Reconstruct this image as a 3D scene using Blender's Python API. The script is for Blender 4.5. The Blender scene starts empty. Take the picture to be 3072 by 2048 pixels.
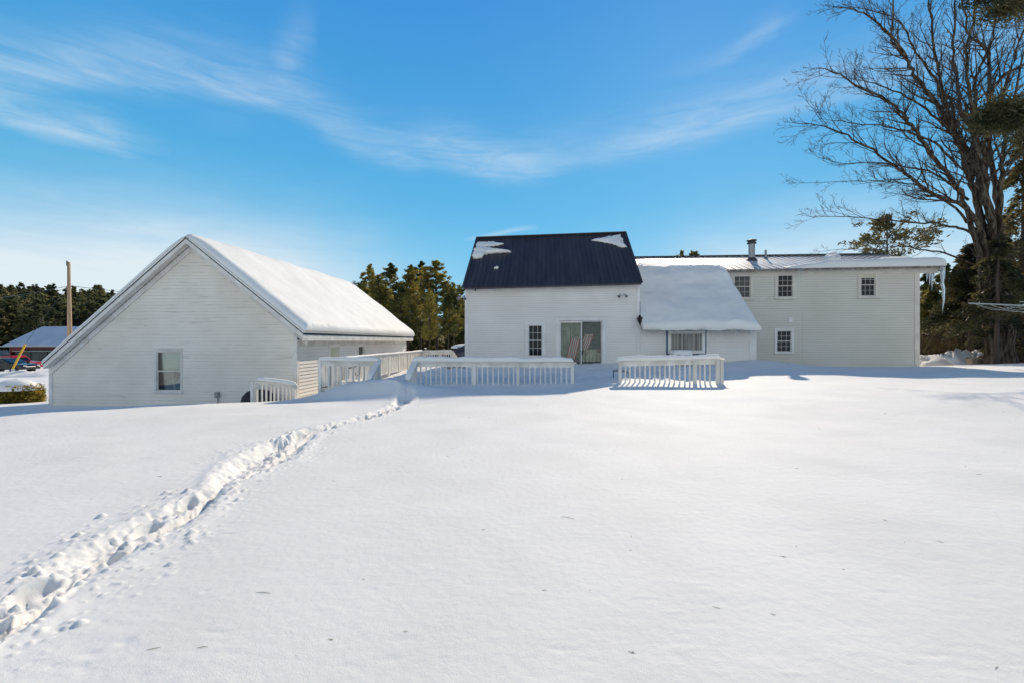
import bpy, math, random
import numpy as np
from mathutils import Vector, Matrix
rnd = random.Random(11)
NP = np.random.RandomState(5)
S = bpy.context.scene
COL = S.collection
F = 1365.0; TH = math.radians(4.24); CT, ST = math.cos(TH), math.sin(TH); EZ = 1.6

# ---------- measuring helpers: photo pixel (3072x2048) -> point in the place ----------
def W(px, py, Y):
    u = (px-1536)/F; v = (1024-py)/F
    k = u*ST+CT
    return Vector((Y*(u*CT-ST)/k, Y, EZ+v*Y/k))
def WX(px, Y):
    return W(px, 1024, Y).x
def RAY(px, py, p0, n):
    d = W(px, py, 1.0)-Vector((0,0,EZ)); o = Vector((0,0,EZ))
    t = (Vector(p0)-o).dot(n)/d.dot(n)
    return o+d*t

# ---------- materials ----------
def newmat(name):
    m = bpy.data.materials.new(name); m.use_nodes = True
    nt = m.node_tree; b = nt.nodes['Principled BSDF']
    return m, nt, b
def lk(nt, a, b): nt.links.new(a, b)
def mat(name, col, rough=0.6, col2=None, scale=3.0, stretch=(1,1,1), lo=.4, hi=.65, bump=0, bscale=30, metal=0, detail=5, spec=.5, bdist=.02):
    m, nt, b = newmat(name)
    b.inputs['Base Color'].default_value = (*col, 1); b.inputs['Roughness'].default_value = rough
    b.inputs['Metallic'].default_value = metal; b.inputs['Specular IOR Level'].default_value = spec
    if col2 or bump:
        tc = nt.nodes.new('ShaderNodeTexCoord'); mp = nt.nodes.new('ShaderNodeMapping')
        mp.inputs['Scale'].default_value = stretch
        g = nt.nodes.new('ShaderNodeNewGeometry')
        lk(nt, g.outputs['Position'], mp.inputs['Vector'])
    if col2:
        n = nt.nodes.new('ShaderNodeTexNoise'); n.inputs['Scale'].default_value = scale; n.inputs['Detail'].default_value = detail
        lk(nt, mp.outputs[0], n.inputs['Vector'])
        r = nt.nodes.new('ShaderNodeValToRGB')
        r.color_ramp.elements[0].position = lo; r.color_ramp.elements[1].position = hi
        r.color_ramp.elements[0].color = (*col, 1); r.color_ramp.elements[1].color = (*col2, 1)
        lk(nt, n.outputs['Fac'], r.inputs[0]); lk(nt, r.outputs[0], b.inputs['Base Color'])
    if bump:
        n2 = nt.nodes.new('ShaderNodeTexNoise'); n2.inputs['Scale'].default_value = bscale; n2.inputs['Detail'].default_value = 4
        lk(nt, mp.outputs[0], n2.inputs['Vector'])
        bp = nt.nodes.new('ShaderNodeBump'); bp.inputs['Strength'].default_value = bump; bp.inputs['Distance'].default_value = bdist
        lk(nt, n2.outputs['Fac'], bp.inputs['Height']); lk(nt, bp.outputs[0], b.inputs['Normal'])
    return m
def snowmat(name, grain=.5, dist=.004):
    m, nt, b = newmat(name)
    b.inputs['Base Color'].default_value = (.86,.865,.875,1); b.inputs['Roughness'].default_value = .75
    b.inputs['Specular IOR Level'].default_value = .25
    g = nt.nodes.new('ShaderNodeNewGeometry')
    n0 = nt.nodes.new('ShaderNodeTexNoise'); n0.inputs['Scale'].default_value = .9; n0.inputs['Detail'].default_value = 6
    lk(nt, g.outputs['Position'], n0.inputs['Vector'])
    r = nt.nodes.new('ShaderNodeValToRGB'); r.color_ramp.elements[0].color = (.85,.82,.765,1); r.color_ramp.elements[1].color = (.905,.875,.82,1)
    r.color_ramp.elements[0].position=.35; r.color_ramp.elements[1].position=.6
    lk(nt, n0.outputs['Fac'], r.inputs[0]); lk(nt, r.outputs[0], b.inputs['Base Color'])
    n1 = nt.nodes.new('ShaderNodeTexNoise'); n1.inputs['Scale'].default_value = 210; n1.inputs['Detail'].default_value = 3
    n2 = nt.nodes.new('ShaderNodeTexNoise'); n2.inputs['Scale'].default_value = 14; n2.inputs['Detail'].default_value = 5
    lk(nt, g.outputs['Position'], n1.inputs['Vector']); lk(nt, g.outputs['Position'], n2.inputs['Vector'])
    b1 = nt.nodes.new('ShaderNodeBump'); b1.inputs['Strength'].default_value = grain; b1.inputs['Distance'].default_value = dist
    b2 = nt.nodes.new('ShaderNodeBump'); b2.inputs['Strength'].default_value = .5; b2.inputs['Distance'].default_value = .012
    lk(nt, n2.outputs['Fac'], b2.inputs['Height']); lk(nt, n1.outputs['Fac'], b1.inputs['Height'])
    lk(nt, b2.outputs[0], b1.inputs['Normal']); lk(nt, b1.outputs[0], b.inputs['Normal'])
    return m
def sidingmat(name, col, stain, amount, streak=(.5,.5,9)):
    m, nt, b = newmat(name)
    b.inputs['Roughness'].default_value = .6
    g = nt.nodes.new('ShaderNodeNewGeometry')
    mp = nt.nodes.new('ShaderNodeMapping'); mp.inputs['Scale'].default_value = streak
    lk(nt, g.outputs['Position'], mp.inputs['Vector'])
    n1 = nt.nodes.new('ShaderNodeTexNoise'); n1.inputs['Scale'].default_value = 1.6; n1.inputs['Detail'].default_value = 8; n1.inputs['Roughness'].default_value=.7
    lk(nt, mp.outputs[0], n1.inputs['Vector'])
    r1 = nt.nodes.new('ShaderNodeValToRGB'); r1.color_ramp.elements[0].position=.57; r1.color_ramp.elements[1].position=.74
    lk(nt, n1.outputs['Fac'], r1.inputs[0])
    n2 = nt.nodes.new('ShaderNodeTexNoise'); n2.inputs['Scale'].default_value = .55; n2.inputs['Detail'].default_value = 6
    lk(nt, g.outputs['Position'], n2.inputs['Vector'])
    r2 = nt.nodes.new('ShaderNodeValToRGB'); r2.color_ramp.elements[0].position=.38; r2.color_ramp.elements[1].position=.66
    lk(nt, n2.outputs['Fac'], r2.inputs[0])
    mx = nt.nodes.new('ShaderNodeMix'); mx.data_type='RGBA'
    mx.inputs[6].default_value=(*col,1); mx.inputs[7].default_value=(col[0]*.86,col[1]*.845,col[2]*.82,1)
    ml0 = nt.nodes.new('ShaderNodeMath'); ml0.operation='MULTIPLY'; ml0.inputs[1].default_value=min(1,amount*1.3)
    lk(nt, r2.outputs[0], ml0.inputs[0]); lk(nt, ml0.outputs[0], mx.inputs[0])
    mx2 = nt.nodes.new('ShaderNodeMix'); mx2.data_type='RGBA'; mx2.inputs[7].default_value=(*stain,1)
    lk(nt, mx.outputs[2], mx2.inputs[6])
    ml = nt.nodes.new('ShaderNodeMath'); ml.operation='MULTIPLY'; ml.inputs[1].default_value=amount
    lk(nt, r1.outputs[0], ml.inputs[0]); lk(nt, ml.outputs[0], mx2.inputs[0])
    # peeled paint along the lower edge of some boards
    mp3 = nt.nodes.new('ShaderNodeMapping'); mp3.inputs['Scale'].default_value=(.9,.9,14)
    lk(nt, g.outputs['Position'], mp3.inputs['Vector'])
    n3 = nt.nodes.new('ShaderNodeTexNoise'); n3.inputs['Scale'].default_value=2.2; n3.inputs['Detail'].default_value=4; n3.inputs['Roughness'].default_value=.8
    lk(nt, mp3.outputs[0], n3.inputs['Vector'])
    r3 = nt.nodes.new('ShaderNodeValToRGB'); r3.color_ramp.elements[0].position=.69; r3.color_ramp.elements[1].position=.72
    lk(nt, n3.outputs['Fac'], r3.inputs[0])
    ml3 = nt.nodes.new('ShaderNodeMath'); ml3.operation='MULTIPLY'; ml3.inputs[1].default_value=min(1,amount*1.2)
    lk(nt, r3.outputs[0], ml3.inputs[0])
    mx3 = nt.nodes.new('ShaderNodeMix'); mx3.data_type='RGBA'; mx3.inputs[7].default_value=(.22,.19,.16,1)
    lk(nt, mx2.outputs[2], mx3.inputs[6]); lk(nt, ml3.outputs[0], mx3.inputs[0])
    lk(nt, mx3.outputs[2], b.inputs['Base Color'])
    return m
def leafmat(name, c1, c2, scale=.6, trans=.35):
    m, nt, b = newmat(name)
    out = nt.nodes['Material Output']
    b.inputs['Roughness'].default_value=.6; b.inputs['Specular IOR Level'].default_value=.3
    g = nt.nodes.new('ShaderNodeNewGeometry')
    n = nt.nodes.new('ShaderNodeTexNoise'); n.inputs['Scale'].default_value=scale; n.inputs['Detail'].default_value=6
    lk(nt, g.outputs['Position'], n.inputs['Vector'])
    r = nt.nodes.new('ShaderNodeValToRGB'); r.color_ramp.elements[0].position=.38; r.color_ramp.elements[1].position=.64
    r.color_ramp.elements[0].color=(*c1,1); r.color_ramp.elements[1].color=(*c2,1)
    oi = nt.nodes.new('ShaderNodeObjectInfo')
    ad = nt.nodes.new('ShaderNodeMath'); ad.operation='MULTIPLY_ADD'; ad.inputs[1].default_value=.22; 
    lk(nt, oi.outputs['Random'], ad.inputs[0]); 
    sb = nt.nodes.new('ShaderNodeMath'); sb.operation='SUBTRACT'; sb.inputs[1].default_value=.11
    lk(nt, n.outputs['Fac'], sb.inputs[0]); lk(nt, sb.outputs[0], ad.inputs[2])
    lk(nt, ad.outputs[0], r.inputs[0]); lk(nt, r.outputs[0], b.inputs['Base Color'])
    t = nt.nodes.new('ShaderNodeBsdfTranslucent'); lk(nt, r.outputs[0], t.inputs['Color'])
    mx = nt.nodes.new('ShaderNodeMixShader'); mx.inputs[0].default_value=trans
    lk(nt, b.outputs[0], mx.inputs[1]); lk(nt, t.outputs[0], mx.inputs[2]); lk(nt, mx.outputs[0], out.inputs['Surface'])
    return m
def glassmat(name, tint=(.9,.95,.93), refl=.12):
    m, nt, b = newmat(name); out = nt.nodes['Material Output']
    t = nt.nodes.new('ShaderNodeBsdfTransparent'); t.inputs[0].default_value=(*tint,1)
    gl = nt.nodes.new('ShaderNodeBsdfGlossy'); gl.inputs['Roughness'].default_value=.02
    lw = nt.nodes.new('ShaderNodeFresnel'); lw.inputs[0].default_value=1.5
    ad = nt.nodes.new('ShaderNodeMath'); ad.operation='ADD'; ad.inputs[1].default_value=refl; lk(nt, lw.outputs[0], ad.inputs[0])
    mx = nt.nodes.new('ShaderNodeMixShader'); lk(nt, ad.outputs[0], mx.inputs[0])
    lk(nt, t.outputs[0], mx.inputs[1]); lk(nt, gl.outputs[0], mx.inputs[2]); lk(nt, mx.outputs[0], out.inputs['Surface'])
    nt.nodes.remove(b)
    return m
def icemat():
    m, nt, b = newmat('ice'); b.inputs['Base Color'].default_value=(.82,.88,.92,1)
    b.inputs['Roughness'].default_value=.12; b.inputs['Transmission Weight'].default_value=.65; b.inputs['IOR'].default_value=1.31
    return m
M = {}
M['snow'] = snowmat('snow',.7,.004); M['roofsnow'] = snowmat('settled_snow', .35, .006)
M['siding_old'] = sidingmat('weathered_white_siding', (.82,.77,.69), (.46,.42,.35), .95)
M['siding'] = sidingmat('white_siding', (.85,.795,.73), (.68,.63,.56), .55)
M['siding_cream'] = sidingmat('offwhite_siding', (.71,.665,.58), (.58,.54,.46), .4)
M['butt_old']=mat('worn_edge_lap_shade',(.46,.43,.39),.8,(.74,.70,.64),2.2,(.6,.6,12),.32,.46)  # worn paint plus lap shadow, both put into the edge colour
M['butt']=mat('board_edge_lap_shade',(.55,.55,.55),.7,(.72,.72,.71),2,(.6,.6,8))  # darker edge colour stands in for the lap shadow between boards
M['butt_cream']=mat('offwhite_edge_lap_shade',(.44,.41,.36),.7,(.60,.56,.49),2,(.6,.6,8))  # lap shadow of the wing boards painted as a darker edge
M['tin_rib']=mat('roof_rib',(.10,.09,.085),.6)  # ribs coloured dark to paint in the shadow lines beside them
M['trim_cream'] = mat('cream_trim', (.72,.665,.57), .5, (.62,.57,.49), 2.2)
M['trim'] = mat('white_trim', (.85,.80,.745), .5, (.74,.70,.65), 2.2, bump=.1, bscale=25)
M['trim_old'] = mat('old_white_trim', (.76,.73,.69), .6, (.60,.57,.52), 2.5, bump=.2, bscale=25)
M['rail'] = mat('painted_rail', (.80,.77,.72), .55, (.62,.59,.53), 3.5, (1,1,.4), bump=.15, bscale=30)
M['navy'] = mat('navy_metal', (.046,.043,.050), .42, (.064,.060,.066), 1.2, (3,.5,.5), metal=0, spec=.35)
M['tin'] = mat('galvanised_roof', (.80,.77,.73), .38, (.60,.56,.52), 1.1, (1,.35,.35), .42,.7, metal=.0)
M['dark'] = mat('dark_edge', (.05,.05,.055), .6)
M['brownedge'] = mat('roof_edge', (.13,.11,.10), .7, (.3,.28,.26), 6)
M['pane'] = mat('window_glass', (.010,.013,.018), .04, spec=.3)
M['screenpane'] = mat('insect_screen', (.10,.10,.095), .6, spec=.3)
M['glass'] = glassmat('clear_glass',refl=.015)
M['interior'] = mat('room_interior', (.10,.09,.06), .9, (.30,.27,.18), 2.4)
M['olive_wall'] = mat('olive_wall', (.34,.31,.20), .9, (.62,.58,.42), 3.5, (1,1,1), .35,.6)
M['door_reflection'] = mat('door_reflection', (.7,.68,.6), .9)
M['interior_dark'] = mat('dark_room', (.02,.03,.04), .8, (.03,.05,.06), 2)
M['shade'] = mat('roller_blind', (.62,.60,.46), .8, (.55,.53,.42), 2)
M['teal'] = mat('teal_cloth', (.02,.10,.14), .8)
M['wood'] = mat('grey_wood', (.20,.16,.12), .8, (.32,.26,.2), 5, (1,1,.3))
M['polewood'] = mat('pole_wood', (.36,.22,.13), .85, (.52,.36,.22), 3, (6,6,.3))
M['bark'] = mat('maple_bark', (.04,.028,.02), .95, (.19,.15,.11), 9, (1,1,.16), .42,.68, bump=1.0, bscale=14, bdist=.10, spec=.1)
M['bark_pine'] = mat('pine_bark', (.05,.036,.028), .9, (.10,.07,.05), 2, (1,1,.3), bump=.6, bscale=6, bdist=.05)
M['twig'] = mat('twig_bark', (.055,.04,.034), .8, (.11,.08,.06), 2)
M['pine'] = leafmat('pine_needles', (.06,.075,.025), (.42,.34,.08), .35, .55)
M['hemlock'] = leafmat('hemlock_needles', (.03,.036,.016), (.20,.165,.07), .8, .45)
M['farpine'] = leafmat('far_pine_needles', (.10,.11,.055), (.36,.32,.14), .06, .6)
M['boxleaf'] = leafmat('shrub_leaves', (.18,.14,.02), (.62,.46,.09), 3.0, .5)
M['brush'] = mat('brush_stems', (.07,.055,.03), .9, (.36,.26,.13), 2.6)
M['red'] = mat('barn_red', (.17,.025,.02), .7, (.10,.018,.015), 1.5, (1,1,.3))
M['greyroof'] = mat('snowdusted_roof', (.42,.47,.56), .6, (.5,.55,.62), .6)
M['green_door'] = mat('grey_green_door', (.07,.085,.075), .7)
M['black'] = mat('black_paint', (.008,.008,.01), .35)
M['charcoal'] = mat('charcoal_cover', (.02,.018,.022), .7, (.035,.03,.035), 6)
M['carblack'] = mat('black_car_paint', (.008,.009,.012), .15, spec=.6)
M['carred'] = mat('red_car_paint', (.35,.01,.012), .2, spec=.6)
M['carpurple'] = mat('dusk_car_paint', (.03,.03,.055), .2, spec=.6)
M['yellow'] = mat('yellow_plastic', (.75,.42,.02), .5)
M['steel'] = mat('galvanised_steel', (.32,.32,.32), .4, metal=.6)
M['alum'] = mat('aluminium', (.6,.6,.6), .35, metal=.6)
M['line'] = mat('plastic_line', (.42,.42,.40), .5)
M['slate'] = mat('slate_blue_paint', (.10,.15,.22), .6, (.13,.18,.25), 3)
M['tan'] = mat('tan_fabric', (.34,.29,.23), .8, (.28,.24,.19), 4)
M['brown'] = mat('brown_metal', (.10,.07,.05), .45)
M['ice'] = icemat()
M['flagred'] = mat('red_stripes', (.62,.03,.03), .8)
M['flagwhite'] = mat('white_stripes', (.8,.78,.72), .8)
M['tyre'] = mat('tyre_rubber', (.012,.012,.012), .8)
M['straw'] = mat('dry_stem', (.22,.16,.08), .8)

# ---------- mesh builder ----------
class MB:
    def __init__(s): s.v=[]; s.f=[]; s.m=[]
    def add(s, vs, fs, mi=0):
        o=len(s.v); s.v.extend([tuple(p) for p in vs]); s.f.extend([tuple(i+o for i in f) for f in fs]); s.m.extend([mi]*len(fs))
    def box(s, x0,x1,y0,y1,z0,z1, mi=0):
        s.add([(x0,y0,z0),(x1,y0,z0),(x1,y1,z0),(x0,y1,z0),(x0,y0,z1),(x1,y0,z1),(x1,y1,z1),(x0,y1,z1)],
              [(0,3,2,1),(4,5,6,7),(0,1,5,4),(1,2,6,5),(2,3,7,6),(3,0,4,7)], mi)
    def beam(s, a, b, w, h, mi=0, up=(0,0,1)):
        a=Vector(a); b=Vector(b); d=(b-a).normalized(); u=Vector(up)
        sd=d.cross(u)
        if sd.length<1e-4: sd=d.cross(Vector((0,1,0)))
        sd.normalize(); u2=sd.cross(d).normalized()
        vs=[]
        for p in (a,b):
            for sx,sy in ((-1,-1),(1,-1),(1,1),(-1,1)): vs.append(p+sd*(sx*w/2)+u2*(sy*h/2))
        s.add(vs,[(0,1,2,3),(7,6,5,4),(0,4,5,1),(1,5,6,2),(2,6,7,3),(3,7,4,0)],mi)
    def tube(s, pts, rad, n=6, mi=0, cap=True):
        pts=[Vector(p) for p in pts]; k=len(pts)
        if not hasattr(rad,'__len__'): rad=[rad]*k
        vs=[]; ref=Vector((0.13,0.31,.94))
        for i,p in enumerate(pts):
            d=(pts[min(i+1,k-1)]-pts[max(i-1,0)]).normalized()
            if abs(d.dot(ref))>.95: ref2=Vector((1,0,0))
            else: ref2=ref
            a=d.cross(ref2).normalized(); b=d.cross(a)
            for j in range(n):
                t=2*math.pi*j/n; vs.append(p+(a*math.cos(t)+b*math.sin(t))*rad[i])
        fs=[]
        for i in range(k-1):
            for j in range(n):
                fs.append((i*n+j,i*n+(j+1)%n,(i+1)*n+(j+1)%n,(i+1)*n+j))
        if cap: fs.append(tuple(range(n))[::-1]); fs.append(tuple((k-1)*n+j for j in range(n)))
        s.add(vs,fs,mi)
    def prism(s, poly, ex, mi=0):
        """polygon (list of Vectors) extruded by vector ex"""
        n=len(poly); ex=Vector(ex); vs=[Vector(p) for p in poly]+[Vector(p)+ex for p in poly]
        fs=[tuple(range(n)),tuple(range(n,2*n))[::-1]]+[(i,i+n,(i+1)%n+n,(i+1)%n) for i in range(n)]
        s.add(vs,fs,mi)
    def lathe(s, c, prof, n=16, mi=0):
        c=Vector(c); vs=[]; fs=[]
        for (r,z) in prof:
            for j in range(n):
                t=2*math.pi*j/n; vs.append(c+Vector((r*math.cos(t),r*math.sin(t),z)))
        for i in range(len(prof)-1):
            for j in range(n): fs.append((i*n+j,i*n+(j+1)%n,(i+1)*n+(j+1)%n,(i+1)*n+j))
        fs.append(tuple(range(n))[::-1]); fs.append(tuple((len(prof)-1)*n+j for j in range(n)))
        s.add(vs,fs,mi)
    def build(s, name, mats, parent=None, smooth=False):
        if not isinstance(mats,(list,tuple)): mats=[mats]
        me=bpy.data.meshes.new(name); me.from_pydata(s.v,[],s.f)
        for m in mats: me.materials.append(M[m] if isinstance(m,str) else m)
        if len(mats)>1: me.polygons.foreach_set('material_index',s.m)
        if smooth: me.polygons.foreach_set('use_smooth',[True]*len(s.f))
        me.update()
        o=bpy.data.objects.new(name,me); COL.objects.link(o)
        if parent: o.parent=parent; o.matrix_parent_inverse=Matrix.Identity(4); o.location=-parent_world(parent)
        return o
def parent_world(p):
    v=Vector(p.location)
    while p.parent: p=p.parent; v+=Vector(p.location)
    return v
def tag(o, label=None, cat=None, group=None, kind=None):
    if label: o['label']=label
    if cat: o['category']=cat
    if group: o['group']=group
    if kind: o['kind']=kind
    return o
def empty(name, loc, label, cat, group=None):
    o=bpy.data.objects.new(name,None); o.location=loc; o.empty_display_size=.3; COL.objects.link(o)
    return tag(o,label,cat,group)
def npmesh(name, V, Fq, mats, parent=None, smooth=True, mi=None):
    """V (n,3) array; Fq (m,k) int array"""
    me=bpy.data.meshes.new(name); V=np.asarray(V,dtype=np.float32); Fq=np.asarray(Fq,dtype=np.int32); k=Fq.shape[1]
    me.vertices.add(len(V)); me.vertices.foreach_set('co',V.ravel())
    me.loops.add(Fq.size); me.loops.foreach_set('vertex_index',Fq.ravel())
    me.polygons.add(len(Fq)); me.polygons.foreach_set('loop_start',np.arange(0,Fq.size,k,dtype=np.int32))
    me.polygons.foreach_set('loop_total',np.full(len(Fq),k,dtype=np.int32))
    for m in (mats if isinstance(mats,(list,tuple)) else [mats]): me.materials.append(M[m])
    if mi is not None: me.polygons.foreach_set('material_index',np.asarray(mi,dtype=np.int32))
    me.polygons.foreach_set('use_smooth',np.full(len(Fq),smooth))
    me.update(calc_edges=True); me.validate()
    o=bpy.data.objects.new(name,me); COL.objects.link(o)
    if parent: o.parent=parent; o.location=-parent_world(parent)
    return o

# ---------- noise ----------
def _h(ix,iy,seed):
    a=(ix*374761393+iy*668265263+seed*69069)&0xffffffff
    a=((a^(a>>13))*1274126177)&0xffffffff
    return ((a^(a>>16))&0xffff)/65535.0
def vnoise(x,y,seed=0):
    x=np.asarray(x,float); y=np.asarray(y,float)
    ix=np.floor(x).astype(np.int64); iy=np.floor(y).astype(np.int64); fx=x-ix; fy=y-iy
    fx=fx*fx*fx*(fx*(fx*6-15)+10); fy=fy*fy*fy*(fy*(fy*6-15)+10)
    a=_h(ix,iy,seed); b=_h(ix+1,iy,seed); c=_h(ix,iy+1,seed); d=_h(ix+1,iy+1,seed)
    return (a*(1-fx)+b*fx)*(1-fy)+(c*(1-fx)+d*fx)*fy
def fbm(x,y,oct=4,seed=0,rough=.5):
    t=0; a=1; s=0
    for i in range(oct):
        t=t+a*(vnoise(x,y,seed+i*17)-.5); s+=a; a*=rough; x=x*2.03+7.1; y=y*2.03+3.3
    return t/s
def sstep(a,b,x):
    t=np.clip((x-a)/(b-a),0,1); return t*t*(3-2*t)

# ================= GROUND =================
CP=[]   # control points of the snow surface (X,Y,z)
def cp(px,py,Y): p=W(px,py,Y); CP.append((p.x,p.y,p.z))
def cz(px,Y,z): CP.append((WX(px,Y),Y,z))
for x,y,z in [(0,0,0),(-4,-4,0),(4,-4,.05),(-4,1,-.02),(0,3,0),(4,2,.03),(-3,4,0),(3,5,.03),(8,4,.1),(-8,4,-.1),(0,7,.03),(6,8,.12),(12,8,.25),(-6,7,-.05),(-10,7,-.15),(-14,7,-.25),(-14,0,-.2),(14,0,.2),(0,-9,0),(-16,-9,-.2),(16,-9,.2),(0,10,.06),(18,11,.42)]:
    CP.append((x,y,z))
cp(0,1240,9.8); cp(150,1233,10.3); cp(450,1217,11.4); cp(600,1209,12.0); cp(740,1203,12.6); cp(880,1203,12.9)
cz(0,15.3,-.75); cp(150,1215,15.5); cz(300,15.4,-.74); cz(450,15.4,-.75); cz(740,15.5,-.62); cz(890,15.6,-.45)
cp(957,1188,14.2); cz(1000,16.5,-.25); cz(1060,20,-.15)
cp(1143,1137,19.8); cp(1217,1107,23.4); cp(1262,1090,26.0)
cp(1230,1203,12.3); cp(1400,1183,12.9); cp(1600,1172,13.3); cp(1850,1158,14.0); cp(2200,1157,13.9)
cp(1300,1152,14.8); cp(1480,1151,14.8); cp(1700,1148,14.8); cp(1900,1146,14.8); cp(2160,1150,14.8)
cp(1300,1108,19); cp(1350,1108,20.8); cp(1450,1098,21.2); cp(1600,1095,21.2); cp(1750,1091,21.2); cp(1900,1089,21.2)
cp(1300,1125,16.6); cp(1600,1122,17.2); cp(1850,1120,17.2); cp(2000,1108,18.5); cp(2100,1100,20)
cp(2230,1088,21.2); cp(2300,1091,23.6); cp(2360,1101,24.8); cp(2500,1099,24.8); cp(2750,1098,24.8)
cp(2300,1140,15.2); cp(2600,1121,16.8); cp(2900,1108,19.5); cp(3072,1098,21); cp(3000,1090,26); cp(3200,1080,27)
cp(2800,1098,27); cp(2900,1092,31); CP.append((32,30,.6)); CP.append((30,14,.6))
CP.append((-5,36,-.2)); CP.append((8,36,0)); CP.append((22,38,.2)); CP.append((-12,34,-.5)); CP.append((-23,22,-.95)); CP.append((-26,15,-.85)); CP.append((-24,9,-.5)); CP.append((-30,30,-.75)); CP.append((-42,30,-.5)); CP.append((-38,22,-.7))
CP=np.array(CP)
def tps_fit(P):
    n=len(P); X=P[:,:2]/20.0
    d2=((X[:,None]-X[None])**2).sum(-1); K=np.where(d2>0,d2*np.log(np.maximum(d2,1e-12))*.5,0)+np.eye(n)*.0006
    A=np.zeros((n+3,n+3)); A[:n,:n]=K; A[:n,n]=1; A[:n,n+1:]=X; A[n,:n]=1; A[n+1:,:n]=X.T
    return X,np.linalg.solve(A,np.concatenate([P[:,2],np.zeros(3)]))
TX,TWt=tps_fit(CP)
def tps(x,y):
    x=np.asarray(x,float)/20; y=np.asarray(y,float)/20; out=TWt[-3]+TWt[-2]*x+TWt[-1]*y
    for (cx,cy),w in zip(TX,TWt[:-3]):
        d2=(x-cx)**2+(y-cy)**2; out=out+w*np.where(d2>0,d2*np.log(np.maximum(d2,1e-12))*.5,0)
    return out
def flat(px,py,z=0.):
    D=(EZ-z)*F/(py-1024); lat=(px-1536)/F*D; return (lat*CT-ST*D,lat*ST+CT*D)
PATH=np.array([(-2.3,-1.5),(-2.9,.6)]+[flat(x,y) for x,y in ((-60,1905),(90,1800),(270,1690),(430,1590),(590,1500),(700,1425),(790,1370),(850,1325),(915,1293))]+[flat(1010,1262,.02),flat(1120,1236,.02),(-3.85,11.7),(-4.0,12.8),(-4.4,13.7),(-4.8,14.6),(-4.9,16.0),(-3.9,17.8),(-1.5,19.4),(1.2,20.3)])
print('path',PATH.round(2).tolist())
def pathdist(x,y):
    best=np.full(x.shape,1e9); side=np.zeros(x.shape)
    for i in range(len(PATH)-1):
        a=PATH[i]; b=PATH[i+1]; d=b-a; L=d@d
        t=np.clip(((x-a[0])*d[0]+(y-a[1])*d[1])/L,0,1); qx=x-a[0]-t*d[0]; qy=y-a[1]-t*d[1]
        r=np.hypot(qx,qy); m=r<best; best=np.where(m,r,best); side=np.where(m,np.sign(qx*d[1]-qy*d[0]),side)
    return best,side
def farz(x,y):
    r=np.hypot(x,y); az=np.degrees(np.arctan2(x,y))
    base=-1.3+0*x
    base=np.where(x>5,base+sstep(5,30,x)*1.6,base)
    hill=15*sstep(150,300,r)*sstep(-14,-38,az)
    und=fbm(x/60,y/60,3,9)*2*sstep(60,160,r)
    return base+hill+und
def mounds(x,y):
    z=0*x
    for (px,py,Y,rx,ry,h) in [(1085,1165,13.75,1.25,.6,.36),(1175,1160,13.3,.9,.55,.30),(1290,1185,13.4,1.3,.7,.10),(985,1185,13.3,1.0,.5,.10),
                              (2150,1110,19.0,1.6,.9,.12),(2280,1110,20.5,1.5,1.0,.18),(2080,1120,17,1.2,.6,.06)]:
        p=W(px,py,Y); z=z+h*np.exp(-((x-p.x)/rx)**2-((y-p.y)/ry)**2)
    return z
def gbase(x,y):
    x=np.asarray(x,float); y=np.asarray(y,float)
    r=np.hypot(x+2,y-8)
    w=sstep(28,48,r)
    return tps(x,y)*(1-w)+farz(x,y)*w
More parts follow.
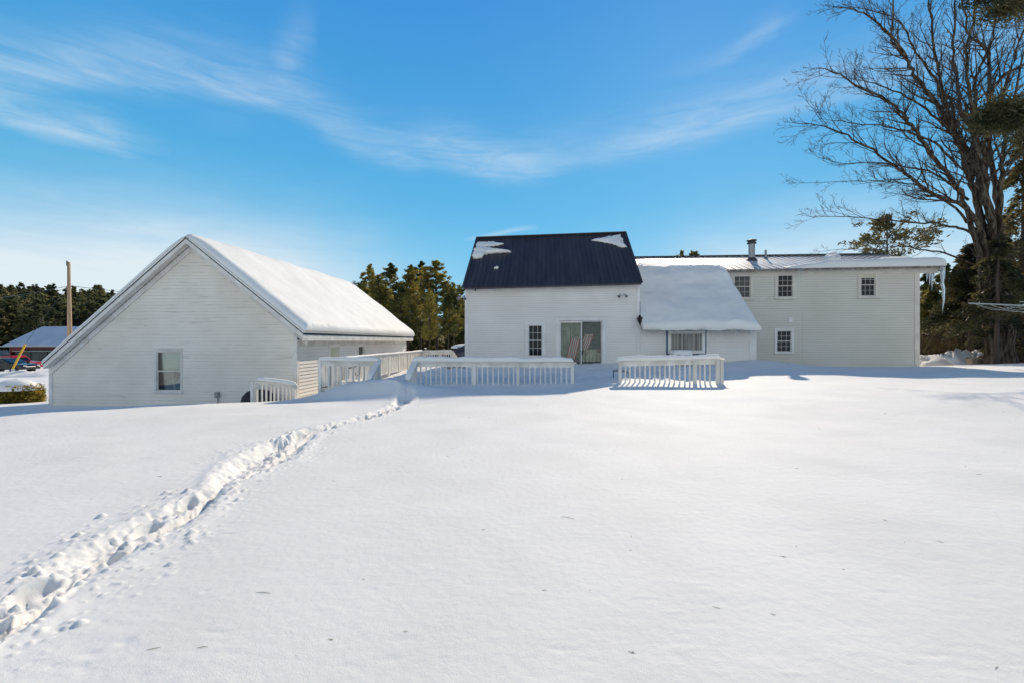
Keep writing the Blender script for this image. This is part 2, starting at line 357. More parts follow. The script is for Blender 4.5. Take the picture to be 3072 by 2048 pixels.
def ground_z(x,y,fine=False):
    x=np.asarray(x,float); y=np.asarray(y,float)
    z=gbase(x,y)+mounds(x,y)
    r=np.hypot(x,y)
    z=z+fbm(x*.35,y*.35,3,3)*.09*sstep(3,9,r)+fbm(x*1.3,y*1.3+x*.4,3,4)*.010
    z=z+np.maximum(fbm(x*.9+5,y*2.4,4,8,.6),0)*.009
    # trampled path
    d,s=pathdist(x,y)
    wx=fbm(x*1.3,y*1.3,4,21)*.50
    dd=d+wx*.8
    wd=.78+.45*np.exp(-((y-6.3)/.8)**2)+.30*np.exp(-((y-3.6)/.9)**2)+.5*sstep(9,13,y)*0
    dd=dd/wd
    core=1-sstep(.08,.27,dd)
    deep=.055+.10*np.exp(-((y-6.6)/1.5)**2)+.07*np.exp(-((y-12.6)/1.2)**2)+.03*np.exp(-((y-3.0)/1.0)**2)
    fade=1-.75*sstep(12.0,13.3,y)
    core=core*fade
    z=z-core*deep
    z=z-core*.06*np.where(s>0,1,0)*sstep(.5,.0,d)
    rim=np.exp(-((dd-.34)/.10)**2)
    z=z+rim*.018*fade
    if fine:
        e=1-sstep(.12,.38,dd)
        ch=fbm(x*5.5,y*5.5,4,31,.6); ch2=np.abs(fbm(x*9+3,y*9,3,37,.6))
        z=z+e*(ch*.065-ch2*.06+np.maximum(fbm(x*16,y*16,3,43,.6),0)*.06+fbm(x*34,y*34,2,44)*.012)*(1-.4*sstep(9,13,y))
        sc=(1-sstep(.4,.85,dd))*np.maximum(fbm(x*22,y*22,2,47),.12)
        z=z+(sc-.12*(1-sstep(.4,.85,dd)))*.06
        rr=random.Random(77)
        # boot holes
        for i in range(len(PATH)-2):
            a=PATH[i]; b=PATH[i+1]; L=np.hypot(*(b-a)); n=max(2,int(L/.30))
            for k in range(n):
                t=(k+rr.random())/n; sgn=rr.choice((-1,1)); dr=(b-a)/L
                off=sgn*rr.uniform(.02,.17)
                cx=a[0]+(b-a)[0]*t+dr[1]*off; cy=a[1]+(b-a)[1]*t-dr[0]*off
                if cy>12.6: continue
                ang=math.atan2(dr[1],dr[0])+rr.uniform(-.35,.35); ca,sa=math.cos(ang),math.sin(ang)
                m=(np.abs(x-cx)<.4)&(np.abs(y-cy)<.4)
                if not m.any(): continue
                ux=(x[m]-cx)*ca+(y[m]-cy)*sa; uy=-(x[m]-cx)*sa+(y[m]-cy)*ca
                q=np.sqrt((ux/.145)**2+(uy/.06)**2)
                dep=rr.uniform(.02,.085)
                zz=-dep*(1-sstep(.65,1.05,q))+.035*np.exp(-((q-1.25)/.22)**2)*rr.uniform(.3,1.2)
                z[m]+=zz
        # chunks thrown up beside the path
        for i in range(240):
            k=rr.randrange(2,len(PATH)-7); t=rr.random(); c=PATH[k]*(1-t)+PATH[k+1]*t
            off=max(-.65,min(.65,rr.gauss(0,.26))); cx=c[0]+off; cy=c[1]+rr.uniform(-.2,.2); rad=rr.uniform(.012,.036)
            m=(np.abs(x-cx)<rad*2)&(np.abs(y-cy)<rad*2)
            if m.any():
                q=np.hypot(x[m]-cx,y[m]-cy)/rad; z[m]+=rad*.8*np.clip(1-q*q,0,1)**.5
        # small pits and wind marks over the open snow
        for i in range(260):
            px=rr.uniform(150,3060); py=1024+1010*rr.random()**1.7+110
            if py>2040: continue
            D=1.6*F/(py-1024); lat=(px-1536)/F*D; cx=lat*CT-ST*D; cy=lat*ST+CT*D
            if cx<-8 and cy>13: continue
            rx=rr.uniform(.012,.035)*(1+.04*D); ry=rx*rr.uniform(.5,1); h=-rr.uniform(.002,.008) if rr.random()<.75 else .006
            m=(np.abs(x-cx)<rx*3)&(np.abs(y-cy)<ry*3)
            if m.any(): z[m]+=h*np.exp(-((x[m]-cx)/rx)**2-((y[m]-cy)/ry)**2)
        # rough, walked-on snow on the deck and near the left yard railings
        dk=sstep(14.9,15.6,y)*(1-sstep(21,22,y))*sstep(-7.6,-6.8,x)*(1-sstep(5.2,6.6,x))
        z=z+dk*(fbm(x*3.2,y*3.2,4,51,.6)*.16-np.abs(fbm(x*6,y*6,3,57))*.10+.02)
        dk2=sstep(21,22,y)*(1-sstep(27,29,y))*(1-sstep(-4.4,-3.8,x))*sstep(-8,-7,x)
        z=z+dk2*fbm(x*3,y*3,4,59)*.12
    return z
def gz(x,y): return float(ground_z(np.array([x]),np.array([y]))[0])
_qx=np.arange(-330,331,1.5); _qy=np.arange(10,345,1.5)
_QZ=ground_z(*np.meshgrid(_qx,_qy,indexing='ij'))
def gq(x,y):
    fx=(x+330)/1.5; fy=(y-10)/1.5; i_=int(fx); j_=int(fy); fx-=i_; fy-=j_
    if not(0<=i_<len(_qx)-1 and 0<=j_<len(_qy)-1): return gz(x,y)
    return float((_QZ[i_,j_]*(1-fx)+_QZ[i_+1,j_]*fx)*(1-fy)+(_QZ[i_,j_+1]*(1-fx)+_QZ[i_+1,j_+1]*fx)*fy)
rows=[-12,-10,-8,-6,-5,-4,-3.2,-2.4,-1.7,-1.1,-.6,-.2,.1,.35]
y=.5
while y<14.4: rows.append(y); y+=max(.0125,.0052*y)
while y<30: rows.append(y); y+=.09
while y<900: rows.append(y); y*=1.035
rows=np.array(rows)
a=np.concatenate([np.linspace(-2.6,-.9,90,endpoint=False),np.linspace(-.9,-.37,120,endpoint=False),np.linspace(-.37,-.13,330,endpoint=False),np.linspace(-.13,.8,260,endpoint=False),np.linspace(.8,2.6,90)])
GX=a[None,:]*(rows[:,None]+13); GY=np.repeat(rows[:,None],len(a),1)
GZ=ground_z(GX,GY,True)
V=np.stack([GX,GY,GZ],-1).reshape(-1,3)
nr,nc=GX.shape; i=np.arange(nr-1)[:,None]*nc+np.arange(nc-1)[None,:]
Q=np.stack([i,i+1,i+nc+1,i+nc],-1).reshape(-1,4)
g=npmesh('ground',V,Q,'snow'); tag(g,kind='structure',label='deep white snow cover on the yard with a trampled footpath')

# ---------- siding ----------
def intervals(poly,z):
    xs=[]
    n=len(poly)
    for i in range(n):
        (x0,z0),(x1,z1)=poly[i],poly[(i+1)%n]
        if (z0<=z)!=(z1<=z): xs.append(x0+(z-z0)/(z1-z0)*(x1-x0))
    xs.sort(); return [(xs[i],xs[i+1]) for i in range(0,len(xs)-1,2)]
def siding(mb, org, ud, nd, poly, h=.12, holes=(), lap=.014, slope=0):
    """lapped boards on a wall: org+u*ud (z up), nd outward normal, poly in (u,z)"""
    org=Vector(org); ud=Vector(ud); nd=Vector(nd)
    z=min(p[1] for p in poly); zt=max(p[1] for p in poly)
    P=lambda u,zz,o: org+ud*u+nd*o+Vector((0,0,zz))
    be=min(.013,h*.11)
    def strip(a_,b_,za,zb,z):
        if b_-a_<.03 or zb-za<.004: return
        o_=lambda zz: lap*(1-(zz-z)/(h+.004))
        if za<=z+1e-6:
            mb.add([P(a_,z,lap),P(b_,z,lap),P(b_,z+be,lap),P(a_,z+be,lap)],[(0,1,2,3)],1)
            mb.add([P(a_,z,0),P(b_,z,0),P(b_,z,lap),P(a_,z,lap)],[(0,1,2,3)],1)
            za=z+be
        mb.add([P(a_,za,o_(za)),P(b_,za,o_(za)),P(b_,zb,o_(zb)),P(a_,zb,o_(zb))],[(0,1,2,3)],0)
    while z<zt:
        for a_,b_ in intervals(poly,min(z+h*.55,zt-1e-3)):
            todo=[(a_,b_,z,z+h+.004)]
            for hx0,hx1,hz0,hz1 in holes:
                nx=[]
                for (a1,b1,za,zb) in todo:
                    if hx0>=b1 or hx1<=a1 or hz0>=zb or hz1<=za: nx.append((a1,b1,za,zb)); continue
                    if hx0>a1: nx.append((a1,hx0,za,zb))
                    if hx1<b1: nx.append((hx1,b1,za,zb))
                    c0,c1=max(a1,hx0),min(b1,hx1)
                    if hz0>za: nx.append((c0,c1,za,hz0))
                    if hz1<zb: nx.append((c0,c1,hz1,zb))
                todo=nx
            for q in todo: strip(*q,z)
        z+=h
def hrect(px0,px1,py0,py1,Y):
    a_=W(px0,py1,Y); b_=W(px1,py0,Y); return (a_.x,b_.x,a_.z,b_.z)

def window(parent, x0,x1,z0,z1,Y, cas=.10, cols=3, rws=2, pane='pane', glass=False, trim='trim', sill=True, proud=.03, deep=.0):
    """double-hung window facing -Y; x0..z1 is the sash opening"""
    w=MB(); y0=Y-proud; y1=Y+.06
    w.box(x0-cas,x0,y0,y1,z0-cas*.6,z1+cas); w.box(x1,x1+cas,y0,y1,z0-cas*.6,z1+cas)
    w.box(x0,x1,y0,y1,z1,z1+cas); w.box(x0,x1,y0,y1,z0-cas*.6,z0)
    w.box(x0-cas-.02,x1+cas+.02,y0-.025,y0+.01,z1+cas,z1+cas+.03)
    o=w.build('window',trim,parent)
    if sill:
        s_=MB(); s_.box(x0-cas-.03,x1+cas+.03,y0-.05,y0+.02,z0-cas*.6-.035,z0-cas*.6); s_.build('sill',trim,o)
    zm=(z0+z1)/2; fr=MB(); t=.035
    for (a_,b_,c_,d_,yy) in ((x0,x1,zm-.01,z1,Y+.0),(x0,x1,z0,zm+.025,Y+.025)):
        yy-=.005
        fr.box(a_,a_+t,yy,yy+.03,c_,d_); fr.box(b_-t,b_,yy,yy+.03,c_,d_)
        fr.box(a_+t,b_-t,yy,yy+.03,d_-t,d_); fr.box(a_+t,b_-t,yy,yy+.03,c_,c_+t)
        for i in range(1,cols):
            xx=a_+(b_-a_)*i/cols; fr.box(xx-.006,xx+.006,yy+.004,yy+.02,c_+t,d_-t)
        for i in range(1,rws):
            zz=c_+(d_-c_)*i/rws; fr.box(a_+t,b_-t,yy+.006,yy+.018,zz-.006,zz+.006)
    fr.build('sash',trim,o)
    p=MB(); p.box(x0+.01,x1-.01,Y+.034 if not glass else Y+.032,Y+.046 if not glass else Y+.036,z0+.01,zm+.03); p.box(x0+.01,x1-.01,Y+.012,Y+.018,zm+.04,z1-.01)
    p.build('pane','glass' if glass else pane,o)
    return o

# ================= GARAGE =================
GY0=15.5; GY1=28.1
gl=WX(150,GY0); gr=WX(890,GY0); gb=-1.0
ap=W(557,722,GY0)
roL=W(128,1092,GY0-.3); roR=W(908,1001,GY0-.3); roA=W(557,716,GY0-.3)
garage=empty('garage',((gl+gr)/2,GY0,-.8),'white weathered garage with a long snow-covered gable roof on the left','garage')
def roofz(x):   # underside of the rakes at gable plane
    if x<ap.x: return roA.z+(x-roA.x)*(roA.z-roL.z)/(roA.x-roL.x)
    return roA.z+(x-roA.x)*(roR.z-roA.z)/(roR.x-roA.x)
gw=hrect(469,543,1053,1172,GY0)
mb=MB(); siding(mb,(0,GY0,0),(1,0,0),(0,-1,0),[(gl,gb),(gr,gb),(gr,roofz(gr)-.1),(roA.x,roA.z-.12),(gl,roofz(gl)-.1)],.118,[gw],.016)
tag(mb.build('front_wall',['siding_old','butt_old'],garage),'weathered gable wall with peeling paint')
mb=MB()
sw=[(17.93,18.75,.55,1.40),(20.75,21.45,.55,1.40)]
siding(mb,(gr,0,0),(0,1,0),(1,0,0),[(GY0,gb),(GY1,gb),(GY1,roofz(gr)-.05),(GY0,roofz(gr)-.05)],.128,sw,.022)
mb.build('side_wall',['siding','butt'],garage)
mb=MB(); mb.box(gl,gl+.02,GY0+.02,GY1,gb,roofz(gl)-.1); mb.box(gl,gr,GY1-.02,GY1,gb,roofz(gr)-.1)
mb.prism([Vector((gl,GY1,roofz(gl)-.1)),Vector((gr,GY1,roofz(gr)-.1)),Vector((roA.x,GY1,roA.z-.12))],(0,-.02,0))
mb.build('back_wall','siding_old',garage)
mb=MB()
for bx in (((gl-.02,gl+.12,GY0-.03,GY0+.1,gb,roofz(gl)-.1),),((gr-.12,gr+.03,GY0-.03,GY0+.0,gb,roofz(gr)-.12),(gr+.0,gr+.03,GY0-.0,GY0+.12,gb,roofz(gr)-.12)),((gr,gr+.03,GY1-.12,GY1,gb,roofz(gr)-.12),)):
    mb=MB()
    for q in bx: mb.box(*q)
    mb.build('corner_board','trim_old',garage)
# rake boards on the wall and on the overhang
mb=MB()
for A,B in ((roL,roA),(roA,roR)):
    k_=(B-A).length/abs(B.x-A.x)
    def vp(yy,th,d0_,d1_):
        q=[Vector((A.x,yy,A.z-d0_*k_)),Vector((B.x,yy,B.z-d0_*k_)),Vector((B.x,yy,B.z-d1_*k_)),Vector((A.x,yy,A.z-d1_*k_))]
        mb.prism(q,(0,th,0))
    vp(GY0-.045,.03,.14,.30); vp(GY0-.29,.03,.003,.13); vp(GY0-.26,.215,.10,.12)
mb.build('rake_board','trim_old',garage)
# eave on the right: fascia + soffit
mb=MB(); ex=roR.x; ez=roR.z
mb.box(ex-.03,ex-.005,GY0-.3,GY1+.3,ez-.24,ez-.04); mb.box(gr+.005,ex-.03,GY0-.25,GY1+.25,ez-.24,ez-.22)
mb.box(gr+.004,gr+.03,GY0+.1,GY1-.1,ez-.42,ez-.24)
mb.build('fascia','trim_old',garage)
mb=MB()
for A,B in ((roL,roA),(roA,roR)):
    mb.prism([A,B,B+Vector((0,0,.045)),A+Vector((0,0,.045))],(0,GY1-GY0+.6,0))
tag(mb.build('roof','dark',garage),'dark roof edge under the snow')
# garage window with blind
wx0,wx1,wz0,wz1=gw
wo=window(garage,wx0+.01,wx1-.01,wz0+.01,wz1-.01,GY0+.01,.07,1,1,glass=True,trim='trim_old',proud=.035)
tag(wo,'gable window with a cream blind in its upper half')
zm=(wz0+wz1)/2
b_=MB(); b_.box(wx0+.0,wx1-.0,GY0+.10,GY0+.105,zm-.02,wz1); b_.build('blind','shade',wo)
b_=MB(); b_.box(wx0-.5,wx1+.6,GY0+1.5,GY0+1.52,wz0-.4,wz1+.3,0)
b_.box(wx0+.1,wx1+.6,GY0+.5,GY0+.9,wz0-.4,wz0+.42,1); b_.box(wx0-.3,wx0+.16,GY0+.45,GY0+.7,wz0-.4,wz0+.36,2)
b_.beam((wx0+.25,GY0+.4,wz0+.6),(wx0+.42,GY0+.38,wz0-.1),.05,.03,3)
b_.lathe((wx0+.62,GY0+.6,wz0+.42),[(.02,0),(.14,.02),(.17,.12),(.12,.2),(.02,.22)],14,3)
b_.box(wx0-.5,wx0-.48,GY0+.07,GY0+1.5,wz0-.4,wz1+.3,0); b_.box(wx1+.6,wx1+.62,GY0+.07,GY0+1.5,wz0-.4,wz1+.3,0)
b_.build('room_contents',['interior','teal','interior_dark','shade'],wo)
# side windows (facing +X)
for (y0,y1,z0,z1) in sw:
    w=MB(); x0=gr; c=.09
    w.box(x0,x0+.045,y0-c,y0+.01,z0-.05,z1+c); w.box(x0,x0+.045,y1-.01,y1+c,z0-.05,z1+c); w.box(x0,x0+.045,y0+.01,y1-.01,z1-.01,z1+c); w.box(x0,x0+.045,y0+.01,y1-.01,z0-.05,z0+.01)
    wo2=w.build('window','trim',garage)
    p=MB(); p.box(x0-.02,x0-.005,y0,y1,z0,z1); p.build('pane','shade' if y0<19 else 'screenpane',wo2)
    p=MB(); p.box(x0-.004,x0+.02,y0+.01,y0+.05,z0,z1); p.box(x0-.004,x0+.02,y1-.12,y1-.08,z0,z1); p.box(x0-.004,x0+.02,y0+.05,y1-.12,z1-.05,z1-.01); p.build('sash','trim',wo2)
# outlet box
c=W(652,1185,GY0-.06); mb=MB(); mb.box(c.x-.07,c.x+.07,c.y-.06,c.y+.03,c.z-.08,c.z+.12); mb.tube([(c.x+.02,c.y,c.z-.08),(c.x+.02,c.y,c.z-.5)],.02,8)
mb.box(c.x-.055,c.x+.055,c.y-.075,c.y-.06,c.z-.05,c.z+.09)
mb.build('meter_box','steel',garage)

# ---------- snow pieces ----------
def snow_slab(name, c, T, label, nu=60, nv=40, rr=.25, amp=.03, seed=1, up=None, wob=.03, tf=None, cat='roof snow', group=None, edge=(1,1,1,1)):
    """c: 4 corners (u0v0,u1v0,u1v1,u0v1) on the roof; a pillow of snow on it"""
    c=[np.array(p) for p in c]
    n=np.cross(c[1]-c[0],c[3]-c[0]); n/=np.linalg.norm(n)
    if n[2]<0: n=-n
    up=np.array(up) if up is not None else n
    Lu=np.linalg.norm(c[1]-c[0]); Lv=np.linalg.norm(c[3]-c[0])
    def dist(k,a_):
        t=np.linspace(0,1,k); return .5-.5*np.cos(np.pi*t)*(1) if a_ else t
    u=dist(nu,True)[:,None]*np.ones((1,nv)); v=dist(nv,True)[None,:]*np.ones((nu,1))
    P=((1-u)*(1-v))[...,None]*c[0]+(u*(1-v))[...,None]*c[1]+(u*v)[...,None]*c[2]+((1-u)*v)[...,None]*c[3]
    du=np.minimum(np.where(edge[0],u,9)*Lu,np.where(edge[1],1-u,9)*Lu); dv=np.minimum(np.where(edge[2],v,9)*Lv,np.where(edge[3],1-v,9)*Lv)
    d=np.minimum(du,dv); q=np.clip(d/rr,0,1); prof=np.sqrt(np.clip(1-(1-q)**2,0,1))
    th=T*prof+amp*fbm(u*Lu*.8,v*Lv*.8,4,seed)*2*q+amp*.4*fbm(u*Lu*4,v*Lv*4,3,seed+3)*q
    if tf is not None: th=th*tf(u,v)
    top=P+up*th[...,None]
    # wobble at the border
    wv=fbm(u*Lu*1.5,v*Lv*1.5,3,seed+9)*wob*2*(1-q)
    cen=(c[0]+c[1]+c[2]+c[3])/4
    dirs=P-cen; dirs/=np.linalg.norm(dirs,axis=-1,keepdims=True)+1e-9
    top=top+dirs*wv[...,None]
    V=np.concatenate([top.reshape(-1,3),(P-n*.002).reshape(-1,3)])
    i=np.arange(nu-1)[:,None]*nv+np.arange(nv-1)[None,:]
    Q=np.stack([i,i+nv,i+nv+1,i+1],-1).reshape(-1,4); B=Q[:,::-1]+nu*nv
    bd=[]; N=nu*nv
    for k in range(nu-1): bd+= [(k*nv,(k+1)*nv,(k+1)*nv+N,k*nv+N),(k*nv+nv-1+N,(k+1)*nv+nv-1+N,(k+1)*nv+nv-1,k*nv+nv-1)]
    for k in range(nv-1): bd+= [(k+N,k+1+N,k+1,k),((nu-1)*nv+k,(nu-1)*nv+k+1,(nu-1)*nv+k+1+N,(nu-1)*nv+k+N)]
    o=npmesh(name,V,np.concatenate([Q,B,np.array(bd)]),'roofsnow')
    return tag(o,label,cat,group)
def snow_patch(name, pts, n, T, label, seed=1, cat='roof snow', group=None, rings=10, out=.0):
    """irregular patch: outline points (on a surface), star-shaped about its centre"""
    pts=[np.array(p) for p in pts]; P=[]
    for i in range(len(pts)):
        a_,b_=pts[i],pts[(i+1)%len(pts)]
        k=max(2,int(np.linalg.norm(b_-a_)/.06))
        for j in range(k): P.append(a_+(b_-a_)*j/k)
    P=np.array(P); cen=P.mean(0); n=np.array(n)/np.linalg.norm(n); m=len(P)
    P=P+(P-cen)/(np.linalg.norm(P-cen,axis=1,keepdims=True)+1e-9)*(fbm(np.arange(m)*.5,np.zeros(m),4,seed,.65)*.24)[:,None]
    V=[];Fc=[]
    for r in range(rings+1):
        t=1-r/(rings+1.0); 
        th=T*math.sqrt(max(0,1-t**3)) 
        ring=cen+(P-cen)*(t if r else 1)
        hh=th*(1+.5*fbm(ring[:,0]*3,ring[:,1]*3+ring[:,2]*3,3,seed)) if r else 0
        V.append(ring+n*np.array(hh).reshape(-1,1))
    V.append((cen+n*T)[None]); V=np.concatenate(V)
    for r in range(rings):
        for j in range(m): Fc.append((r*m+j,r*m+(j+1)%m,(r+1)*m+(j+1)%m,(r+1)*m+j))
    for j in range(m): Fc.append((rings*m+j,rings*m+(j+1)%m,(rings+1)*m,(rings+1)*m))
    mb=MB(); mb.v=[tuple(p) for p in V]; mb.f=[f if f[2]!=f[3] else f[:3] for f in Fc]; mb.f.append(tuple(range(m))[::-1]); mb.m=[0]*len(mb.f)
    return tag(mb.build(name,'roofsnow',None,True),label,cat,group)
def snow_loft(name, pts, w, h, label, seed=1, cat='rail snow', group=None, n=10, over=.02, hz=None):
    """rounded ridge of snow lying along a rail"""
    P=[]; 
    for i in range(len(pts)-1):
        a_,b_=Vector(pts[i]),Vector(pts[i+1]); k=max(2,int((b_-a_).length/.07))
        for j in range(k+(i==len(pts)-2)): P.append(a_+(b_-a_)*(j/k))
    V=[];Fc=[]; K=len(P)
    tot=sum((P[i+1]-P[i]).length for i in range(K-1)); acc=0
    for i,p in enumerate(P):
        if i: acc+=(P[i]-P[i-1]).length
        d=(P[min(i+1,K-1)]-P[max(i-1,0)]); d.normalize(); sd=Vector((d.y,-d.x,0)).normalized(); up=Vector((0,0,1))
        e=min(acc,tot-acc); q=math.sqrt(max(0.02,1-(1-min(1,e/.10))**2))
        nn=float(fbm(np.array([acc*1.3]),np.array([seed*3.7]),4,seed,.6)[0]); n2=float(fbm(np.array([acc*3.1]),np.array([seed*1.7]),3,seed+5)[0])
        hh=h*(1+.85*nn)*q; ww=w*(1+.18*n2)*(.6+.4*q)
        for j in range(n+1):
            t=math.pi*j/n; cx=math.cos(t); sx=math.sin(t)**.65
            V.append(p+sd*(ww/2*(abs(cx)**.7*(1 if cx>0 else -1)))+up*(sx*hh))
    m=n+1
    for i in range(K-1):
        for j in range(n): Fc.append((i*m+j,(i+1)*m+j,(i+1)*m+j+1,i*m+j+1))
        Fc.append((i*m+n,(i+1)*m+n,(i+1)*m,i*m))
    Fc.append(tuple(range(m))); Fc.append(tuple((K-1)*m+j for j in range(m))[::-1])
    mb=MB(); mb.add(V,Fc)
    return tag(mb.build(name,'roofsnow',None,True),label,cat,group)

# garage roof snow: right slope and left slope
nR=Vector((roA.z-roR.z,0,roR.x-roA.x)).normalized(); nL=Vector((-(roA.z-roL.z),0,roA.x-roL.x)).normalized()
o1=.036
def rp(p,y,n): return (p.x+n.x*o1,y,p.z+n.z*o1)
ys,ye=GY0-.3,GY1+.3
topp=Vector((roA.x,0,roA.z))+Vector((0,0,.04))
def tfr(u,v): return 1-.25*(1-u)*0
# one blanket over both slopes: built as profile across x, lofted along y
def ridge_snow():
    prof=[]
    T=.30
    L=Vector((roL.x,0,roL.z)); A=Vector((roA.x,0,roA.z)); R=Vector((roR.x,0,roR.z))
    nu=110; base=[];nrm=[];dd=[]
    LL=(A-L).length; LR=(R-A).length
    for i in range(nu):
        s_=(LL+LR)*(.5-.5*math.cos(math.pi*i/(nu-1)))
        if s_<LL: p=L+(A-L)*(s_/LL)+nL*o1; n=nL
        else: p=A+(R-A)*((s_-LL)/LR)+nR*o1; n=nR
        w=max(-1,min(1,(s_-LL)/.6)); n=(nL*(1-(w+1)/2)+nR*((w+1)/2)).normalized()
        t=T*(1 if s_>LL else .75+.25*s_/LL)
        if abs(s_-LL)<.6: t*=.72+.28*abs(s_-LL)/.6
        base.append(p); nrm.append(n); dd.append((min(s_+.02,LL+LR-s_+.02),t,s_))
    nv=120; V=np.zeros((nu,nv,3)); B=np.zeros((nu,nv,3))
    for j in range(nv):
        tt=.5-.5*math.cos(math.pi*j/(nv-1)); y=ys+(ye-ys)*tt; ey=min(y-ys,ye-y)
        s_=np.array([d[2] for d in dd]); nz=fbm(s_*.7,np.full(nu,y*.7),4,71)*.10+fbm(s_*5,np.full(nu,y*5),3,73)*.02
        lip=np.exp(-((LL+LR-s_-.12)/.12)**2)*fbm(np.full(nu,y*9.),s_*2,3,79)*.10
        for i in range(nu):
            e,t,_=dd[i]; q=min(1,min(e/.28,(ey+.01)/.34)); pr=math.sqrt(max(0,1-(1-q)**2))
            B[i,j]=(base[i].x,y,base[i].z); h_=t*pr+(nz[i]+lip[i])*q
            V[i,j]=(base[i].x+nrm[i].x*h_,y,base[i].z+nrm[i].z*h_)
    N=nu*nv; i=np.arange(nu-1)[:,None]*nv+np.arange(nv-1)[None,:]
    Q=np.stack([i,i+nv,i+nv+1,i+1],-1).reshape(-1,4); Bq=Q[:,::-1]+N; bd=[]
    for k in range(nu-1): bd+= [(k*nv,(k+1)*nv,(k+1)*nv+N,k*nv+N),(k*nv+nv-1+N,(k+1)*nv+nv-1+N,(k+1)*nv+nv-1,k*nv+nv-1)]
    for k in range(nv-1): bd+= [(k+N,k+1+N,k+1,k),((nu-1)*nv+k,(nu-1)*nv+k+1,(nu-1)*nv+k+1+N,(nu-1)*nv+k+N)]
    o=npmesh('roof_snow',np.concatenate([V.reshape(-1,3),B.reshape(-1,3)]),np.concatenate([Q,Bq,np.array(bd)]),'roofsnow')
    tag(o,'thick smooth snow blanket covering the whole garage roof','roof snow')
ridge_snow()

# ================= FARMHOUSE =================
HY=21.2
house=empty('farmhouse',(6,HY,.3),'white clapboard farmhouse with navy metal roof and long two-storey wing','farmhouse')
# --- centre wing
hl=WX(1396,HY); hr=WX(1919,HY); hb=.0
eL=W(1390,866,HY-.28); eR=W(1924,851,HY-.28)
RY=25.1; rL=W(1428,718,RY); rR=W(1870,702,RY); rL.x=eL.x+.02; rR.x=eR.x
dh=hrect(1678,1806,962,1096,HY); dh=(dh[0],dh[1],.35,dh[3])
wh=hrect(1585,1627,975,1085,HY); wh=(wh[0],wh[1],.30+.62,wh[3])
def eav(x): return eL.z+(x-eL.x)/(eR.x-eL.x)*(eR.z-eL.z)
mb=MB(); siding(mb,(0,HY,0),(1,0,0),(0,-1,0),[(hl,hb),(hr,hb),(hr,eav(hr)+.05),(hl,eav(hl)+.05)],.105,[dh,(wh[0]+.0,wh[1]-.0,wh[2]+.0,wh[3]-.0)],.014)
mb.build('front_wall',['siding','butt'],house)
mb=MB(); mb.box(hl,hl+.02,HY+.02,29,hb,eav(hl)); mb.box(hr-.02,hr,HY+.02,29,hb,eav(hr)); mb.box(hl,hr,28.98,29,hb,eL.z)
for x,zr,ze in ((hl,rL.z,eav(hl)),(hr-.02,rR.z,eav(hr))):
    mb.prism([Vector((x,HY+.02,ze)),Vector((x,29,ze)),Vector((x,RY,zr-.1))],(.02,0,0))
mb.build('side_wall','siding',house)
for q in ((hl-.02,hl+.13,HY-.03,HY+.02,hb,eav(hl)-.12),(hr-.14,hr+.012,HY-.03,HY+.02,hb,eav(hr)-.12)):
    mb=MB(); mb.box(*q); mb.build('corner_board','trim',house)
mb=MB()
mb.prism([Vector((hl,HY-.032,eav(hl)-.14)),Vector((hr,HY-.032,eav(hr)-.14)),Vector((hr,HY-.032,eav(hr)+.02)),Vector((hl,HY-.032,eav(hl)+.02))],(0,.02,0))
mb.build('frieze_board','trim',house)
# navy roof, front and back slopes with ribs and flashings
bL=Vector((eL.x,29.3,eL.z-.1)); bR=Vector((eR.x,29.3,eR.z-.1))
mb=MB()
def sl(a_,b_,c_,d_,th): 
    n=(Vector(b_)-Vector(a_)).cross(Vector(d_)-Vector(a_)).normalized()
    if n.z<0: n=-n
    mb.prism([a_,b_,c_,d_],n*th); return n
nF=sl(eL,eR,rR,rL,.05); nB=sl(bL,bR,rR,rL,.05)
K=36
for i in range(K+1):
    t=i/K; a_=eL.lerp(eR,t)+nF*.05; b2=rL.lerp(rR,t)+nF*.05
    # gentle sag of the old eave
    mb.beam(a_+nF*.012,b2+nF*.012,.03,.03,0,up=nF)
    mb.beam(eL.lerp(eR,t)*0+bL.lerp(bR,t)+nB*.06,b2,.03,.03,0,up=nB)
mb.build('metal_roof','navy',house)
bpy.context.view_layer.update()
mb=MB()
mb.beam(rL+Vector((-.03,0,.075)),rR+Vector((.03,0,.075)),.32,.05)
mb.beam(eL+nF*.06,rL+nF*.06+Vector((0,0,.02)),.12,.06,0,up=nF); mb.beam(eR+nF*.06,rR+nF*.06+Vector((0,0,.02)),.12,.06,0,up=nF)
mb.beam(eL+Vector((0,-.02,-.02)),eR+Vector((0,-.02,-.02)),.03,.07)
mb.build('ridge_cap','navy',house)
# window & sliding door
w1=window(house,wh[0]+.004,wh[1]-.004,wh[2]+.004,wh[3]-.004,HY-.0,.16,3,2,proud=.04)
d0,d1,dz0,dz1=dh
mb=MB(); c=.17
mb.box(d0-c,d0,HY-.035,HY+.08,dz0,dz1+.14); mb.box(d1,d1+c,HY-.035,HY+.08,dz0,dz1+.14); mb.box(d0,d1,HY-.035,HY+.08,dz1-.0,dz1+.14)
mb.box(d0-c-.02,d1+c+.02,HY-.055,HY-.035,dz1+.14,dz1+.17)
door=mb.build('sliding_door','trim',house)
def panel(x0,x1,y,fm,nm,lab=None,t=.07):
    m_=MB(); z0=dz0+.02; z1=dz1-.01
    m_.box(x0,x0+t,y,y+.04,z0,z1); m_.box(x1-t,x1,y,y+.04,z0,z1); m_.box(x0+t,x1-t,y,y+.04,z1-t*1.2,z1); m_.box(x0+t,x1-t,y,y+.04,z0,z0+t*1.3)
    o=m_.build(nm,fm,door); 
    if lab: o['label']=lab
xm=W(1745,1000,HY).x
